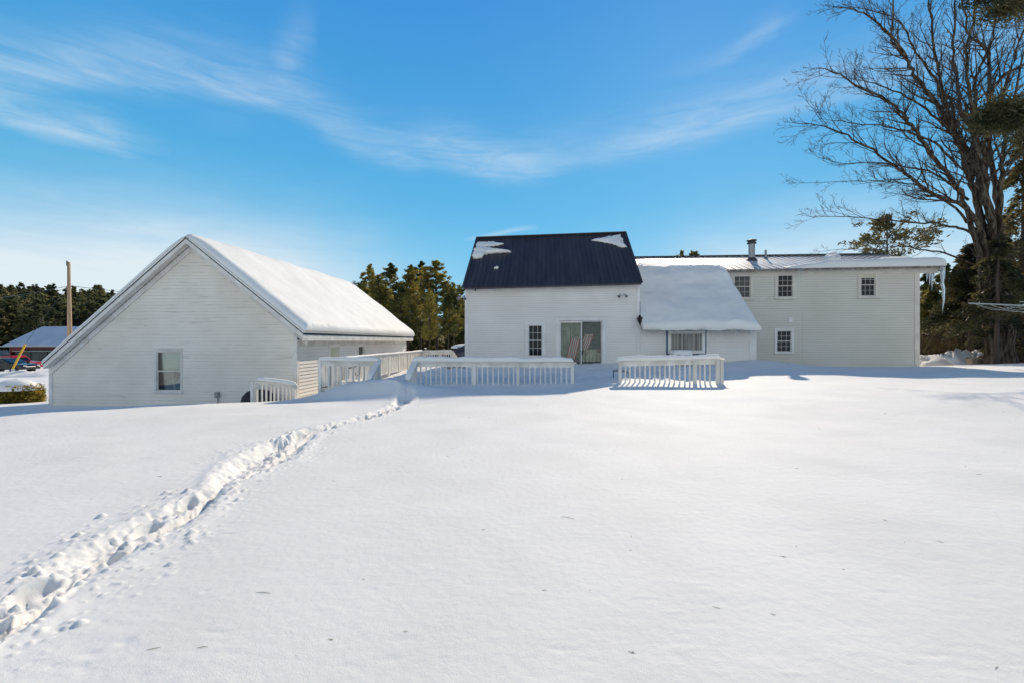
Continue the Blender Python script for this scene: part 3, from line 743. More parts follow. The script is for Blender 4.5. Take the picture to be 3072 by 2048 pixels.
mb=MB(); mb.box(d0+.06,xm,HY+.05,HY+.055,dz0+.05,dz1-.05); mb.box(xm-.02,d1-.05,HY+.01,HY+.015,dz0+.05,dz1-.05); mb.build('glass_panel','glass',door)
panel(d0,xm+.03,HY+.03,'trim','door_frame'); panel(xm-.04,d1-.02,HY-.012,'trim','door_frame',None,.05)
mb=MB(); x0=xm+.03;x1=d1-.06; t=.025; y=HY-.03
mb.box(x0,x0+t,y,y+.02,dz0+.02,dz1-.05); mb.box(x1-t,x1,y,y+.02,dz0+.02,dz1-.05); mb.box(x0+t,x1-t,y,y+.02,dz1-.05-t,dz1-.05)
mb.box(x0-.03,x0+.01,y-.03,y,1.0,1.18); tag(mb.build('screen_frame','dark',door),'dark frame of the sliding insect screen')
# room seen through the door
mb=MB(); ry=HY+2.6
mb.box(d0-1.2,d1+1.2,ry,ry+.02,dz0-.1,dz1+.5,0); mb.box(d0-1.22,d0-1.2,HY+.2,ry,dz0-.1,dz1+.5,0); mb.box(d1+1.2,d1+1.22,HY+.2,ry,dz0-.1,dz1+.5,0)
mb.box(d0-1.2,d1+1.2,HY+.2,ry,dz0-.12,dz0-.1,1)
mb.box(d0+.1,d0+.8,ry-.04,ry-.01,1.0,1.7,1); mb.box(d0+1.0,d1+.1,ry-.5,ry-.2,dz0,dz0+.7,0); mb.box(d0-.4,d0+.5,HY+1.2,HY+1.6,dz0,dz0+.45,1)
mb.box(d0-.2,xm-.02,HY+.60,HY+.62,dz0+.0,dz1-.1,2)
mb.box(d0-.2,xm-.1,HY+.42,HY+.58,dz0+.0,dz0+.5,1)
for k in range(5): mb.beam((d0+.1+.22*k,HY+.58,dz1-.3),(d0+.25+.15*k,HY+.57,dz0+1.0),.02,.01,1)
for k in range(4): mb.box(xm+.2+.17*k,xm+.215+.17*k,HY+.34,HY+.36,dz0,dz0+.95,1)
pr=[Vector((xm+.08+.85*(.5-.5*math.cos(math.pi*i/12)),HY+.5,dz0+.45+.42*math.sin(math.pi*i/12)**.6)) for i in range(13)]  # pale arched form modelled in place of a reflection in the door glass
mb.prism(pr+[Vector((xm+.93,HY+.5,dz0+.3)),Vector((xm+.08,HY+.5,dz0+.3))],(0,.3,0),3)
mb.box(xm+.05,d1-.02,HY+.48,HY+.9,dz0,dz0+.3,1)
mb.build('room_interior',['interior','interior_dark','olive_wall','door_reflection'],door)
# the striped flag hanging inside the door
def flag(cx,cz,w,h,tilt,y):
    fl=empty('flag',(cx,y,cz),'x','flag')
    for mi,(nm,mm) in enumerate((('red_stripes','flagred'),('white_stripes','flagwhite'))):
        m_=MB()
        for k in range(mi,9,2):
            for r in range(10):
                u0=k/9-.5; u1=(k+1)/9-.5; v0=-r/10; v1=-(r+1)/10
                def P(u,v): return Vector((cx+u*w+tilt*v*h, y+.05*math.sin(u*9+v*3), cz+v*h))
                m_.add([P(u0,v0),P(u1,v0),P(u1,v1),P(u0,v1)],[(0,1,2,3)])
        m_.build(nm,mm,fl)
    m_=MB(); m_.tube([(cx-w*.6,y-.02,cz+.06),(cx+w*1.2,y-.02,cz-.3)],.012,6); m_.build('pole','wood',fl)
    return fl
f1=flag(W(1728,1000,HY+.16).x,W(1728,1012,HY+.16).z,.44,1.0,.25,HY+.16); tag(f1,'red and white striped flag hanging behind the left door glass')
f2=flag(W(1768,1000,HY+.10).x,W(1768,1003,HY+.10).z,.44,.72,.40,HY+.10); tag(f2,'shorter red and white striped flag behind the screened door panel')
# floodlights
def flood(p,parent,k=1):
    m_=MB(); m_.lathe(Vector(p)+Vector((0,0,0)),[(.02,-.05),(.07,-.05),(.07,.05),(.02,.05)],12)
    for s_ in (-1,1):
        a_=Vector(p); b2=a_+Vector((s_*.10,-.12,-.04)); m_.tube([a_,b2],.018,6)
        d=Vector((s_*.5,-.6,-.6)).normalized(); m_.tube([b2,b2+d*.05,b2+d*.14],[.03,.05,.075],10)
    o=m_.build('floodlight','alum',parent)
    for s_ in (-1,1):
        m_=MB(); b2=Vector(p)+Vector((s_*.10,-.12,-.04)); d=Vector((s_*.5,-.6,-.6)).normalized(); m_.tube([b2+d*.141,b2+d*.15],[.06,.05],10)
        m_.build('lamp','dark',o)
flood(W(1866,883,HY-.1),house); flood(W(1389,890,HY)+Vector((-.06,.1,0)),house)
p=W(1426,868,HY-.1); m_=MB(); m_.tube([p,p+Vector((0,-.06,-.08))],.03,8); m_.build('eave_hook','dark',house)
# --- lean-to
LY=21.22; ll=hr+.03; lr=WX(2268,LY); 
leL=W(1925,990,LY-.4); leR=W(2283,989,LY-.4); leR.x=WX(2280,LY-.4); leL.x=hr+.02
ltL=Vector((leL.x,24.5,W(2000,822,24.5).z)); ltR=Vector((leR.x,24.5,ltL.z)); leL.z=leR.z=W(2100,990,LY-.4).z
lz=leL.z+.32
ow=hrect(2010,2107,998,1053,LY)
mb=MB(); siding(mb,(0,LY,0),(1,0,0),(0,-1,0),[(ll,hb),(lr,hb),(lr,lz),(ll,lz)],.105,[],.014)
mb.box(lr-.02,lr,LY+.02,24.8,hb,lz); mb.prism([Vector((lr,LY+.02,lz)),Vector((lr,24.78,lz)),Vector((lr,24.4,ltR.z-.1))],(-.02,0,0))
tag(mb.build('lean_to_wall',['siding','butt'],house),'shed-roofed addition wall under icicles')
mb=MB(); nS=sl(leL,leR,ltR,ltL,.06); mb.build('lean_to_roof','dark',house)
mb=MB(); mb.box(lr-.30,lr+.012,LY-.03,LY+.01,hb,lz-.14); mb.build('corner_board','trim',house)
mb=MB(); mb.box(ll,lr,LY-.032,LY+.01,lz-.13,lz)
mb.build('frieze_board','trim',house)
mb=MB(); mb.box(ll-.01,ll+.10,LY-.03,LY+.01,hb,lz-.14); mb.build('corner_board','trim',house)
# slate panels + wide window
mb=MB(); a0=WX(1998,LY); a1=WX(2118,LY); mb.box(a0,a1,LY-.025,LY-.012,hb+.1,lz-.14)
mb.build('bay_panel','slate',house)
mb=MB(); a0-=.045; a1+=.045
for x in (a0,a1,): mb=MB(); mb.box(x-.03,x+.03,LY-.04,LY-.01,hb+.1,lz-.14); mb.build('bay_trim','trim',house)
for px in (2075,2101): x=WX(px,LY); mb=MB(); mb.box(x-.012,x+.012,LY-.033,LY-.024,hb+.1,ow[2]-.12); mb.build('bay_trim','trim',house)
x0,x1,z0,z1=ow; mb=MB(); c=.10; yy=LY-.07
mb.box(x0-c,x0,yy,yy+.05,z0-c,z1+c); mb.box(x1,x1+c,yy,yy+.05,z0-c,z1+c); mb.box(x0,x1,yy,yy+.05,z1,z1+c); mb.box(x0,x1,yy,yy+.05,z0-c,z0)
aw=mb.build('window','trim',house); tag(aw,'wide low window set in slate blue panels')
mb=MB(); t=.05; mb.box(x0,x0+t,yy+.01,yy+.04,z0,z1); mb.box(x1-t,x1,yy+.01,yy+.04,z0,z1); mb.box(x0+t,x1-t,yy+.01,yy+.04,z1-t,z1); mb.box(x0+t,x1-t,yy+.01,yy+.04,z0,z0+t); mb.build('sash','siding_cream',aw)
mb=MB(); mb.box(x0+.01,x1-.01,yy+.03,yy+.04,z0+.01,z1-.01); mb.build('pane','screenpane',aw)
mb=MB()
for k in range(26):
    xx=x0+.07+(x1-x0-.14)*(k+rnd.random()*.5)/26; mb.box(xx,xx+rnd.uniform(.008,.022),yy+.02,yy+.028,z0+t,z1-t)
mb.build('blind_strips','siding_cream',aw)
# --- long wing
WY=24.8; wl=hr-.6; wr=WX(2756,WY); EY=WY-.32; wzE=W(2500,808,EY).z
rYY=28.6; rx1=WX(2832,EY); rx0=wl+0.0; rz=W(2400,769,rYY).z
eRz=W(2830,800,EY).z; eLz=W(2190,811,EY).z
def eavw(x): return eLz+(x-WX(2190,EY))/(rx1-WX(2190,EY))*(eRz-eLz)
mb=MB()
wins=[(2202,2251,827,894),(2333,2378,825,892),(2582,2625,822,889),(2330,2374,992,1055)]
holes=[hrect(*w_,WY) for w_ in wins]
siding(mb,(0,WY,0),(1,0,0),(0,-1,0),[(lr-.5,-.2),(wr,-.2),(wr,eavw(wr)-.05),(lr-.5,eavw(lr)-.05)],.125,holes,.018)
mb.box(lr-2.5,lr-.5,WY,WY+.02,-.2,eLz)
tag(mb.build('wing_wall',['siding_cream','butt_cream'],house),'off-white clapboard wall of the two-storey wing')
mb=MB(); mb.box(wr-.02,wr,WY+.02,32.6,-.2,eRz-.05); mb.prism([Vector((wr,WY+.02,eRz-.05)),Vector((wr,32.6,eRz-.05)),Vector((wr,rYY,rz-.05))],(-.02,0,0)); mb.box(rx0,wr,32.58,32.6,-.2,eRz)
mb.build('wing_side_wall','siding_cream',house)
mb=MB()
mb.box(wr-.20,wr+.03,WY-.035,WY+.02,-.2,eavw(wr)-.28); mb.box(wr+.0,wr+.03,WY+.021,WY+.18,-.2,eavw(wr)-.28)
mb.prism([Vector((lr-.5,WY-.04,eavw(lr-.5)-.30)),Vector((wr+.02,WY-.04,eavw(wr)-.30)),Vector((wr+.02,WY-.04,eavw(wr)-.03)),Vector((lr-.5,WY-.04,eavw(lr-.5)-.03))],(0,.03,0))
mb.box(wr+.03,rx1-.03,WY-.04,WY-.01,eRz-.30,eRz-.03)
# soffit + lookout of the gable overhang
mb.box(lr-.5,rx1-.02,EY+.03,WY-.041,eRz-.06,eRz-.035)
mb.prism([Vector((rx1-.03,EY+.03,eRz-.04)),Vector((rx1-.03,rYY,rz-.05)),Vector((rx1-.03,rYY,rz-.22)),Vector((rx1-.03,EY+.03,eRz-.2))],(.03,0,0))
x=WX(2408,WY); mb.box(x-.012,x+.012,WY-.022,WY-.004,.1,W(2408,935,WY).z)
mb.build('wing_trim','trim_cream',house)
for i,h_ in enumerate(holes):
    lab={0:'screened upper window beside the lean-to roof',1:'upper window left of the middle of the wing',2:'upper window nearest the far corner with a white blind',3:'lower window of the wing in a bluish white casing'}[i]
    o=window(house,h_[0]+.004,h_[1]-.004,h_[2]+.004,h_[3]-.004,WY,.15 if i<3 else .12,3,2,pane='screenpane' if i==0 else 'pane',proud=.046,trim='trim' if i==3 else 'trim_cream')
    tag(o,lab)
    if i==2:
        p=MB(); p.box(h_[0]+.04,h_[1]-.04,WY+.005,WY+.010,h_[3]-.22,h_[3]-.02); p.build('blind','shade',o)
p=W(2372,962,WY-.05); m_=MB(); m_.box(p.x-.09,p.x+.09,p.y,p.y+.045,p.z-.11,p.z+.11); m_.box(p.x-.11,p.x+.11,p.y-.02,p.y+.045,p.z+.11,p.z+.135); m_.build('dryer_vent','trim',house)
# tin roof
mb=MB()
A=Vector((rx0,EY,eavw(rx0))); B=Vector((rx1,EY,eRz)); C=Vector((rx1,rYY,rz)); D=Vector((rx0,rYY,rz))
nT=sl(A,B,C,D,.03); mb.prism([Vector((rx0,33,A.z)),Vector((rx1,33,A.z)),C,D],(0,0,.03))
mb.build('wing_roof','tin',house); mb=MB()
L=rx1-rx0; K=int(L/.36)
for i in range(K+1):
    t=i/K; p0=A.lerp(B,t)+nT*.045; p1=D.lerp(C,t)+nT*.045; mb.beam(p0-nT*.008,p1-nT*.008,.045,.03,0,up=nT)
mb.build('roof_ribs','tin_rib',house)
mb=MB(); mb.beam(D+Vector((0,0,.07)),C+Vector((0,0,.07)),.34,.05,0); mb.build('ridge_cap','navy',house)
mb=MB(); mb.beam(A+Vector((0,-.012,-.03)),B+Vector((0,-.012,-.03)),.03,.10)
for i in range(int(L/.12)):
    x=rx0+i*.12; z=A.z+(x-rx0)/L*(B.z-A.z); mb.box(x,x+.05,EY-.04,EY-.02,z-.01,z+.045)
mb.build('roof_edge','brownedge',house)
# chimney & pipe
def onroof(px,Yr): 
    x=WX(px,Yr); t=(Yr-EY)/(rYY-EY); return Vector((x,Yr,eavw(x)+(rz-eavw(x))*t+.04))
c0=onroof(2255,27.0); mb=MB(); r=.17; ht=1.02
mb.lathe(c0-Vector((0,0,.15)),[(r,0),(r,ht+.15)],20)
ch=mb.build('chimney','steel',house)
mb=MB(); mb.lathe(c0,[(.30,-.12),(.29,.04),(.19,.14),(.18,.16)],20); mb.build('flashing','dark',ch)
mb=MB(); mb.lathe(c0+Vector((0,0,ht)),[(.17,-.08),(.25,-.06),(.25,0),(.20,.02),(.20,.08),(.26,.10),(.26,.15),(.14,.19)],20); mb.build('cap','dark',ch)
c0=onroof(2297,27.6); mb=MB(); mb.tube([c0-Vector((0,0,.1)),c0+Vector((0,0,.5))],.06,12); mb.lathe(c0,[(.14,-.05),(.13,.0),(.07,.08)],14); mb.build('vent_pipe','steel',house)
# dark hanging thing at the corner of the centre wing
p=W(1919,960,HY-.25); mb=MB(); mb.tube([W(1920,905,HY-.28),W(1920,948,HY-.28)],.012,6)
h0=W(1919,975,HY-.28).z; h1=W(1919,945,HY-.28).z; H=h1-h0
mb.lathe((p.x,HY-.28,h0),[(.01,0),(.06,H*.25),(.13,H*.62),(.15,H*.68),(.05,H*.72),(.07,H*.85),(.015,H)],8)
for s_ in (-1,1): mb.tube([(p.x,HY-.28,h0+H*.5),(p.x+s_*.13,HY-.28,h0+H*.85)],[.03,.005],5)
tag(mb.build('lantern','black'),'small black pointed lantern hanging at the corner above the lean-to','lantern')

# ---------- snow on the farmhouse ----------
e0=leL+nS*.062; e1=leR+nS*.062+Vector((-.01,0,0)); 
e0=e0+(leL-ltL).normalized()*.08; e1=e1+(leR-ltR).normalized()*.08
t0=ltL+nS*.062; t1=ltR+nS*.062-Vector((.15,0,0))
snow_slab('roof_snow',[e0,e1,t1,t0],.30,'thick pillow of snow filling the lean-to roof',80,70,.30,.09,5,wob=.09,edge=(0,1,1,0),tf=lambda u,v:1-.35*(1-sstep(.72,.95,v))*(1-sstep(.4,.98,u))*0+.45*sstep(.66,.86,v))
def onW(px,py): return RAY(px,py,A+nT*.06,nT)
# drift over the left part of the tin roof above the lean-to
snow_patch('roof_snow',[onW(p_,q_) for p_,q_ in ((1912,800),(1915,790),(1960,789),(2010,792),(2060,797),(2150,803),(2185,808),(2100,812),(1950,812))],nT,.10,'thin snow drift on the tin roof just above the lean-to',3)
snow_patch('roof_snow',[onW(p_,q_) for p_,q_ in ((1911,800),(1918,797),(1928,799),(1922,804),(1912,806))],nT,.12,'small lump of snow beside the navy roof on the tin roof',4)
# long overhanging snow roll at the eave, right
B0=onW(2365,806); 
def roll():
    pts=[];K=150; xa=WX(2362,EY); xb=rx1+.05; V=[];Fc=[];m=17
    for i in range(K+1):
        x=xa+(xb-xa)*i/K; t=i/K
        s0=min(1,(t/.28))**.8; e=min(1,(xb-x)/.35); q=math.sqrt(max(.02,1-(1-e)**2))
        wv=float(fbm(np.array([x*.8]),np.array([2.]),4,91)[0])
        h=(.07+.36*s0)*(.8+.2*q)*(1+.3*wv); dpt=(.35+2.5*s0*max(0,(t-.25))*1.0)
        z0=eavw(x)+.05
        ov=.10*s0+.03*wv
        for j in range(m):
            a_=j/(m-1)  # front to back
            if a_<.5:
                th=(a_/.5)*math.pi/2+0; yy=EY-ov-.10*math.sin(th*2)*s0; zz=z0-.03+h*math.sin(th)*(.99)
                yy=EY-ov+ (1-math.cos(th))*.25
            else:
                b=(a_-.5)/.5; yy=EY-ov+.25+b*dpt; zz=z0-.03+h*(1-b**2*1.0)+ (yy-EY)*(rz-eavw(x))/(rYY-EY)*b*1.0+.01
            zz+=.02*float(vnoise(np.array([x*3.]),np.array([a_*6]),93)[0])
            V.append((x,yy,zz))
        V.append((x,EY+.02,z0-.03))
    m+=1
    for i in range(K):
        for j in range(m): Fc.append((i*m+j,(i+1)*m+j,(i+1)*m+(j+1)%m,i*m+(j+1)%m))
    Fc.append(tuple(range(m))[::-1]); Fc.append(tuple(K*m+j for j in range(m)))
    mb=MB(); mb.add(V,Fc); tag(mb.build('roof_snow','roofsnow',None,True),'long roll of icy snow hanging over the eave of the two-storey wing','roof snow')
roll()
snow_patch('roof_snow',[onW(p_,q_) for p_,q_ in ((2468,780),(2480,772),(2500,766),(2518,772),(2522,783),(2490,784))],nT,.28,'rounded lump of snow standing on the tin roof',6)
snow_patch('roof_snow',[onW(p_,q_) for p_,q_ in ((2625,790),(2640,776),(2700,772),(2735,773),(2720,792),(2660,795))],nT,.12,'flat snow patch near the gable end of the tin roof',7)
pc=A+nT*.02
for px_,lab,sd in ((2235,'first bit of ice on the tin roof eave beside the chimney shadow',12),(2262,'second bit of ice on the tin roof eave beside the chimney shadow',13)):
    pass
def onF(px,py): return RAY(px,py,eL+nF*.055,nF)
snow_patch('roof_snow',[onF(p_,q_) for p_,q_ in ((1427,742),(1430,728),(1480,727),(1497,731),(1515,732),(1490,738),(1470,742))],nF,.09,'upper thin snow patch at the left end of the navy roof',21)
snow_patch('roof_snow',[onF(p_,q_) for p_,q_ in ((1415,774),(1420,750),(1430,743),(1460,745),(1490,751),(1532,755),(1534,759),(1490,761),(1455,765),(1445,776),(1425,778))],nF,.18,'thick lower snow patch at the left end of the navy roof',22)
snow_patch('roof_snow',[onF(p_,q_) for p_,q_ in ((1483,803),(1490,799),(1499,805),(1492,809),(1484,807))],nF,.08,'small isolated snow clump on the navy roof',23)
snow_patch('roof_snow',[onF(p_,q_) for p_,q_ in ((1770,722),(1810,714),(1862,705),(1870,725),(1880,742),(1865,744),(1835,733),(1800,726))],nF,.12,'wedge of snow at the right end of the navy roof',24)

# icicles
def icicle(top,L,r,label,group,seed,blend=None):
    rr=random.Random(seed); pts=[];rad=[]
    n=8
    for i in range(n+1):
        t=i/n; pts.append(Vector(top)+Vector((rr.uniform(-.2,.2)*r,rr.uniform(-.2,.2)*r,-L*t))); rad.append(max(.002,r*(1-t)**.8*(1+rr.uniform(-.12,.12))))
    mb=MB(); mb.tube(pts,rad,7); return tag(mb.build('icicle','ice',None,True),label,'icicle',group)
p0=W(2826,800,EY); ic=icicle(p0+Vector((.03,-.02,0)),(940-800)/F*24.5/1.066,.12,'longest thick icicle hanging from the roof corner of the two-storey wing',None,1)
for i,(px,py) in enumerate(((2795,845),(2803,858),(2811,872),(2816,850))):
    icicle(Vector((WX(px,EY),WY-.03,eRz-.28)),(py-817)/F*23,.045,'slim icicle under the beam beside the longest icicle','icicles at the roof corner',5+i)
for i in range(62):
    x=ll+.15+(lr-.1-ll)*(i+rnd.random()*.8)/62
    icicle((x,LY-.42+rnd.uniform(-.03,.06),leL.z+.0),rnd.uniform(.08,.30) if rnd.random()<.6 else rnd.uniform(.3,.62),rnd.uniform(.009,.018),'thin icicle in the fringe along the lean-to eave','icicles along the lean-to eave',100+i)
for i,(px,L_) in enumerate(((2393,.8),(2399,.6),(2437,.35),(2402,1.0))):
    icicle((WX(px,EY),EY-.05,eavw(WX(px,EY))-.02),L_*.7,.014,'thin icicle from the left end of the eave snow roll','icicles below the snow roll',300+i)

# ================= DECK RAILINGS =================
def rail_straight(name, a_, b_, label, zt, zb, nb, posts, capw=.14, bottom=None, group='deck railings', pw=.10, bw=.042, cap_over=.06, board=.13):
    """a_,b_ : (x,y) ends; zt:(za,zb) cap top heights; zb: foot height"""
    A_=Vector((a_[0],a_[1],zt[0])); B_=Vector((b_[0],b_[1],zt[1]))
    o=empty(name,((A_.x+B_.x)/2,(A_.y+B_.y)/2,zb),label,'railing',group)
    d=(B_-A_); dn=Vector((d.x,d.y,0)).normalized()
    m_=MB(); m_.beam(A_-dn*cap_over-Vector((0,0,.018)),B_+dn*cap_over-Vector((0,0,.018)),capw,.036)
    m_.beam(A_-Vector((0,0,.036+board/2)),B_-Vector((0,0,.036+board/2)),.04,board)
    m_.build('top_rail','rail',o)
    if bottom is not None:
        m_=MB(); m_.beam(Vector((A_.x,A_.y,bottom)),Vector((B_.x,B_.y,bottom)),.04,.10); m_.build('bottom_rail','rail',o)
    for t in posts:
        p=A_.lerp(B_,t); m_=MB(); m_.box(p.x-pw/2,p.x+pw/2,p.y-pw/2-.03,p.y+pw/2-.03,zb-.35,p.z-.04); m_.build('post','rail',o)
    L_=d.length
    for i in range(nb):
        t=(i+.5)/nb
        if any(abs(t-q)*L_<pw*.7 for q in posts): continue
        p=A_.lerp(B_,t); m_=MB(); h0=bottom if bottom is not None else zb-.3; j=rnd.uniform(-.006,.006)
        j2=j+rnd.gauss(0,.007); m_.beam((p.x+j,p.y,h0),(p.x+j2,p.y,p.z-.06),bw*rnd.uniform(.94,1.05),bw); m_.build('baluster','rail',o)
    return o
DY=14.8
# centre
cA=W(1240,1082,DY); cB=W(1724,1084,DY)
r1=rail_straight('railing',(cA.x,DY),(cB.x,DY),'long railing in front of the sliding door with a thick snow cap',(W(1240,1084,DY).z,W(1724,1086,DY).z),.2,31,[.012,.385,.655,.985],)
snow_loft('rail_snow',[W(1236,1084,DY-.02),W(1480,1085,DY-.02),W(1722,1085,DY-.02)],.21,.165,'thick snow cap on the railing in front of the sliding door',3)
# right
r2=rail_straight('railing',(WX(1853,DY),DY),(WX(2168,DY),DY),'short right-hand railing standing before the lean-to',(W(1850,1083,DY).z,W(2170,1075,DY).z),.15,21,[.02,.735,.95,.985])
snow_loft('rail_snow',[W(1848,1082,DY-.02),W(2010,1079,DY-.02),W(2163,1074,DY-.02)],.20,.135,'snow cap on the right-hand railing before the lean-to',4)
# left front section with bottom rail
r3=rail_straight('railing',(WX(958,DY-.6),DY-.6),(WX(1138,DY-.2),DY-.2),'front-left railing section standing clear of the snow beside the garage',(W(958,1081,DY-.6).z,W(1138,1083,DY-.2).z),-.1,10,[.02,.985],bottom=W(1000,1167,DY-.6).z)
snow_loft('rail_snow',[W(955,1080,DY-.62),W(1050,1082,DY-.4),W(1142,1083,DY-.2)],.24,.13,'snow cap on the front-left railing section beside the garage',5)
# stair rails coming down towards the lawn
def stair_rail(px_top,pxb,pyt,pyb,Yt,Yb,label,seed,zb=-.2):
    T_=W(px_top,pyt,Yt); B_=W(pxb,pyb,Yb); B_.x=T_.x
    o=empty('stair_railing',(T_.x,(Yt+Yb)/2,0),label,'railing','stair railings')
    m_=MB(); m_.beam(T_,B_,.15,.04); m_.beam(T_-Vector((0,0,.09)),B_-Vector((0,0,.09)),.04,.12); m_.build('top_rail','rail',o)
    for p in (T_,B_+Vector((0,.08,.04))):
        m_=MB(); m_.box(p.x-.05,p.x+.05,p.y-.05,p.y+.05,zb,p.z-.03); m_.build('post','rail',o)
    for k in range(1,5):
        p=T_.lerp(B_,k/5.3); m_=MB(); m_.box(p.x-.021,p.x+.021,p.y-.021,p.y+.021,zb,p.z-.06); m_.build('baluster','rail',o)
    snow_loft('rail_snow',[T_+Vector((0,.05,.01)),T_.lerp(B_,.5)+Vector((0,0,.015)),B_+Vector((0,-.02,0))],.20,.12,'snow on the '+label,seed)
    return o
stair_rail(1136,1100,1083,1138,DY-.2,DY-1.05,'left handrail of the buried deck stairs',7)
stair_rail(1246,1222,1084,1138,DY,DY-.85,'right handrail of the buried deck stairs',8)
# long side railing running back along the garage
sx=WX(958,DY-.6); yb=26.2
zt_=W(958,1081,DY-.6).z
r4=rail_straight('railing',(sx,DY-.5),(sx,yb),'long side railing running back alongside the garage',(zt_,zt_+.05),-.1,92,[0.06,.18,.30,.42,.54,.66,.78,.9,1.0],bottom=.18,bw=.06)
snow_loft('rail_snow',[(sx,DY-.5,zt_),(sx,20,zt_+.02),(sx,yb+.1,zt_+.05)],.17,.075,'thin snow line on the long side railing beside the garage',9)
# back railing
bx=WX(1356,yb); r5=rail_straight('railing',(sx+.05,yb),(bx,yb),'short back railing with dark gaps at the far end of the deck',(zt_+.05,zt_+.06),-.1,13,[.06,.98],board=.16,bw=.04)
snow_loft('rail_snow',[(sx+.05,yb-.02,zt_+.05),(bx,yb-.02,zt_+.06)],.17,.07,'thin snow line on the back railing of the deck',10)
m_=empty('stair_railing',(bx,yb+.5,.3),'sloping handrail at the far end of the deck','railing','stair railings')
mm=MB(); mm.beam((bx,yb,zt_+.04),(bx+.28,yb+1.2,zt_-.75),.14,.10); mm.build('top_rail','rail',m_)
for k in range(4):
    t=k/3; mm=MB(); x=bx+.28*t; mm.box(x-.04,x+.04,yb+1.2*t-.02,yb+1.2*t+.02,-.2,zt_-.79*t); mm.build('baluster','rail',m_)
# small railing by the garage corner
a_=W(756,1139,13.9); b2=W(888,1158,14.5)
r6=rail_straight('railing',(a_.x,13.9),(b2.x,14.5),'small sloping railing poking out of the snow at the garage corner',(a_.z,b2.z),-.4,11,[.03,.10,.97],board=.06)
snow_loft('rail_snow',[W(768,1139,13.9),W(830,1146,14.2),W(893,1157,14.5)],.20,.13,'snow cap on the small sloping railing at the garage corner',12)

# ---------- objects on and round the deck ----------
# covered grill beside the small railing
mb=MB(); c=W(770,1190,14.9); c=Vector((c.x,15.0,-.65))
NU=16;rings=[]
for (sx_,sy_,z) in ((.56,.34,0),(.55,.33,.22),(.50,.31,.38),(.38,.25,.52),(.24,.16,.58),(.05,.03,.60)):
    rings.append([c+Vector((sx_*math.copysign(abs(math.cos(t))**.6,math.cos(t)),sy_*math.copysign(abs(math.sin(t))**.6,math.sin(t)),z+.015*math.sin(5*t))) for t in [2*math.pi*k/NU for k in range(NU)]])
vs=[p for r in rings for p in r]; fs=[(i*NU+j,i*NU+(j+1)%NU,(i+1)*NU+(j+1)%NU,(i+1)*NU+j) for i in range(5) for j in range(NU)]+[tuple(5*NU+j for j in range(NU))]
mb.add(vs,fs); tag(mb.build('grill_cover','charcoal',None,True),'dark rounded cover over a grill against the garage gable','covered grill')
# leaning patio table
tb=empty('patio_table',(-6.9,15.6,0),'tan folded patio table leaning behind the front-left railing','table')
pA=[W(970,1088,15.4),W(1022,1088,15.9),W(1012,1165,15.9),W(966,1178,15.4)]
mb=MB(); mb.prism(pA,(.02,.03,0)); mb.build('tabletop','tan',tb)
mb=MB()
for i in range(4): mb.beam(pA[i]+Vector((0,-.02,0)),pA[(i+1)%4]+Vector((0,-.02,0)),.05,.04)
mb.beam(pA[0].lerp(pA[3],.45)+Vector((0,-.03,0)),pA[1].lerp(pA[2],.35)+Vector((0,-.03,0)),.02,.03)
mb.build('frame','brown',tb)
mb=MB(); mb.beam(W(1030,1088,16),W(1018,1140,15.8),.06,.05); mb.beam(W(1022,1092,16),W(1010,1140,15.9),.03,.03); mb.build('leg','brown',tb)
ch=empty('patio_chair',(-5.9,16.6,.2),'dark metal patio chair frame with a hooked arm behind the front-left railing','chair')
mb=MB(); mb.tube([W(983,1090,16.2),W(995,1102,16.2),W(1022,1108,16.2),W(1062,1100,16.4)],.02,8); mb.tube([W(1062,1100,16.4),W(1080,1093,16.5),W(1085,1093,16.5)],.02,8); mb.build('arm','brown',ch)
mb=MB(); mb.tube([W(1080,1093,16.5),W(1079,1122,16.5),W(1070,1126,16.5),W(1066,1122,16.5),W(1066,1116,16.5)],.017,8); mb.build('hook','black',ch)
mb=MB(); mb.tube([W(1048,1100,16.6),W(1040,1140,16.6)],.018,8); mb.build('leg','brown',ch)
mb=MB(); mb.tube([W(1020,1108,16.2),W(1012,1145,16.2)],.018,8); mb.build('leg','brown',ch)
mb=MB(); mb.add([W(1012,1090,16.7),W(1040,1092,16.9),W(1034,1108,16.6),W(1010,1108,16.4)],[(0,1,2,3)]); mb.prism([W(1012,1090,16.72),W(1040,1092,16.92),W(1034,1108,16.62),W(1010,1108,16.42)],(0,.02,0)); mb.build('seat','charcoal',ch)
p=W(1040,1140,15.9)
snow_patch('snow_heap',[Vector((p.x+.75*math.cos(t),p.y+.5*math.sin(t),gz(p.x,p.y)-.06)) for t in [2*math.pi*k/14 for k in range(14)]],(0,0,1),.36,'low snow heap around the patio chair behind the front-left railing',15,'snow heap')
# planter box by the house corner
a_=W(1333,1097,19.6); b2=W(1388,1113,19.6)
pl=empty('planter_box',(a_.x+.4,19.8,.3),'low weathered wooden planter box near the left corner of the house','planter')
mb=MB(); mb.box(a_.x,b2.x,19.6,20.2,.1,a_.z-.03); mb.build('box','wood',pl)
mb=MB(); mb.box(a_.x-.02,b2.x+.02,19.57,20.23,a_.z-.03,a_.z); mb.build('rim','tan',pl)
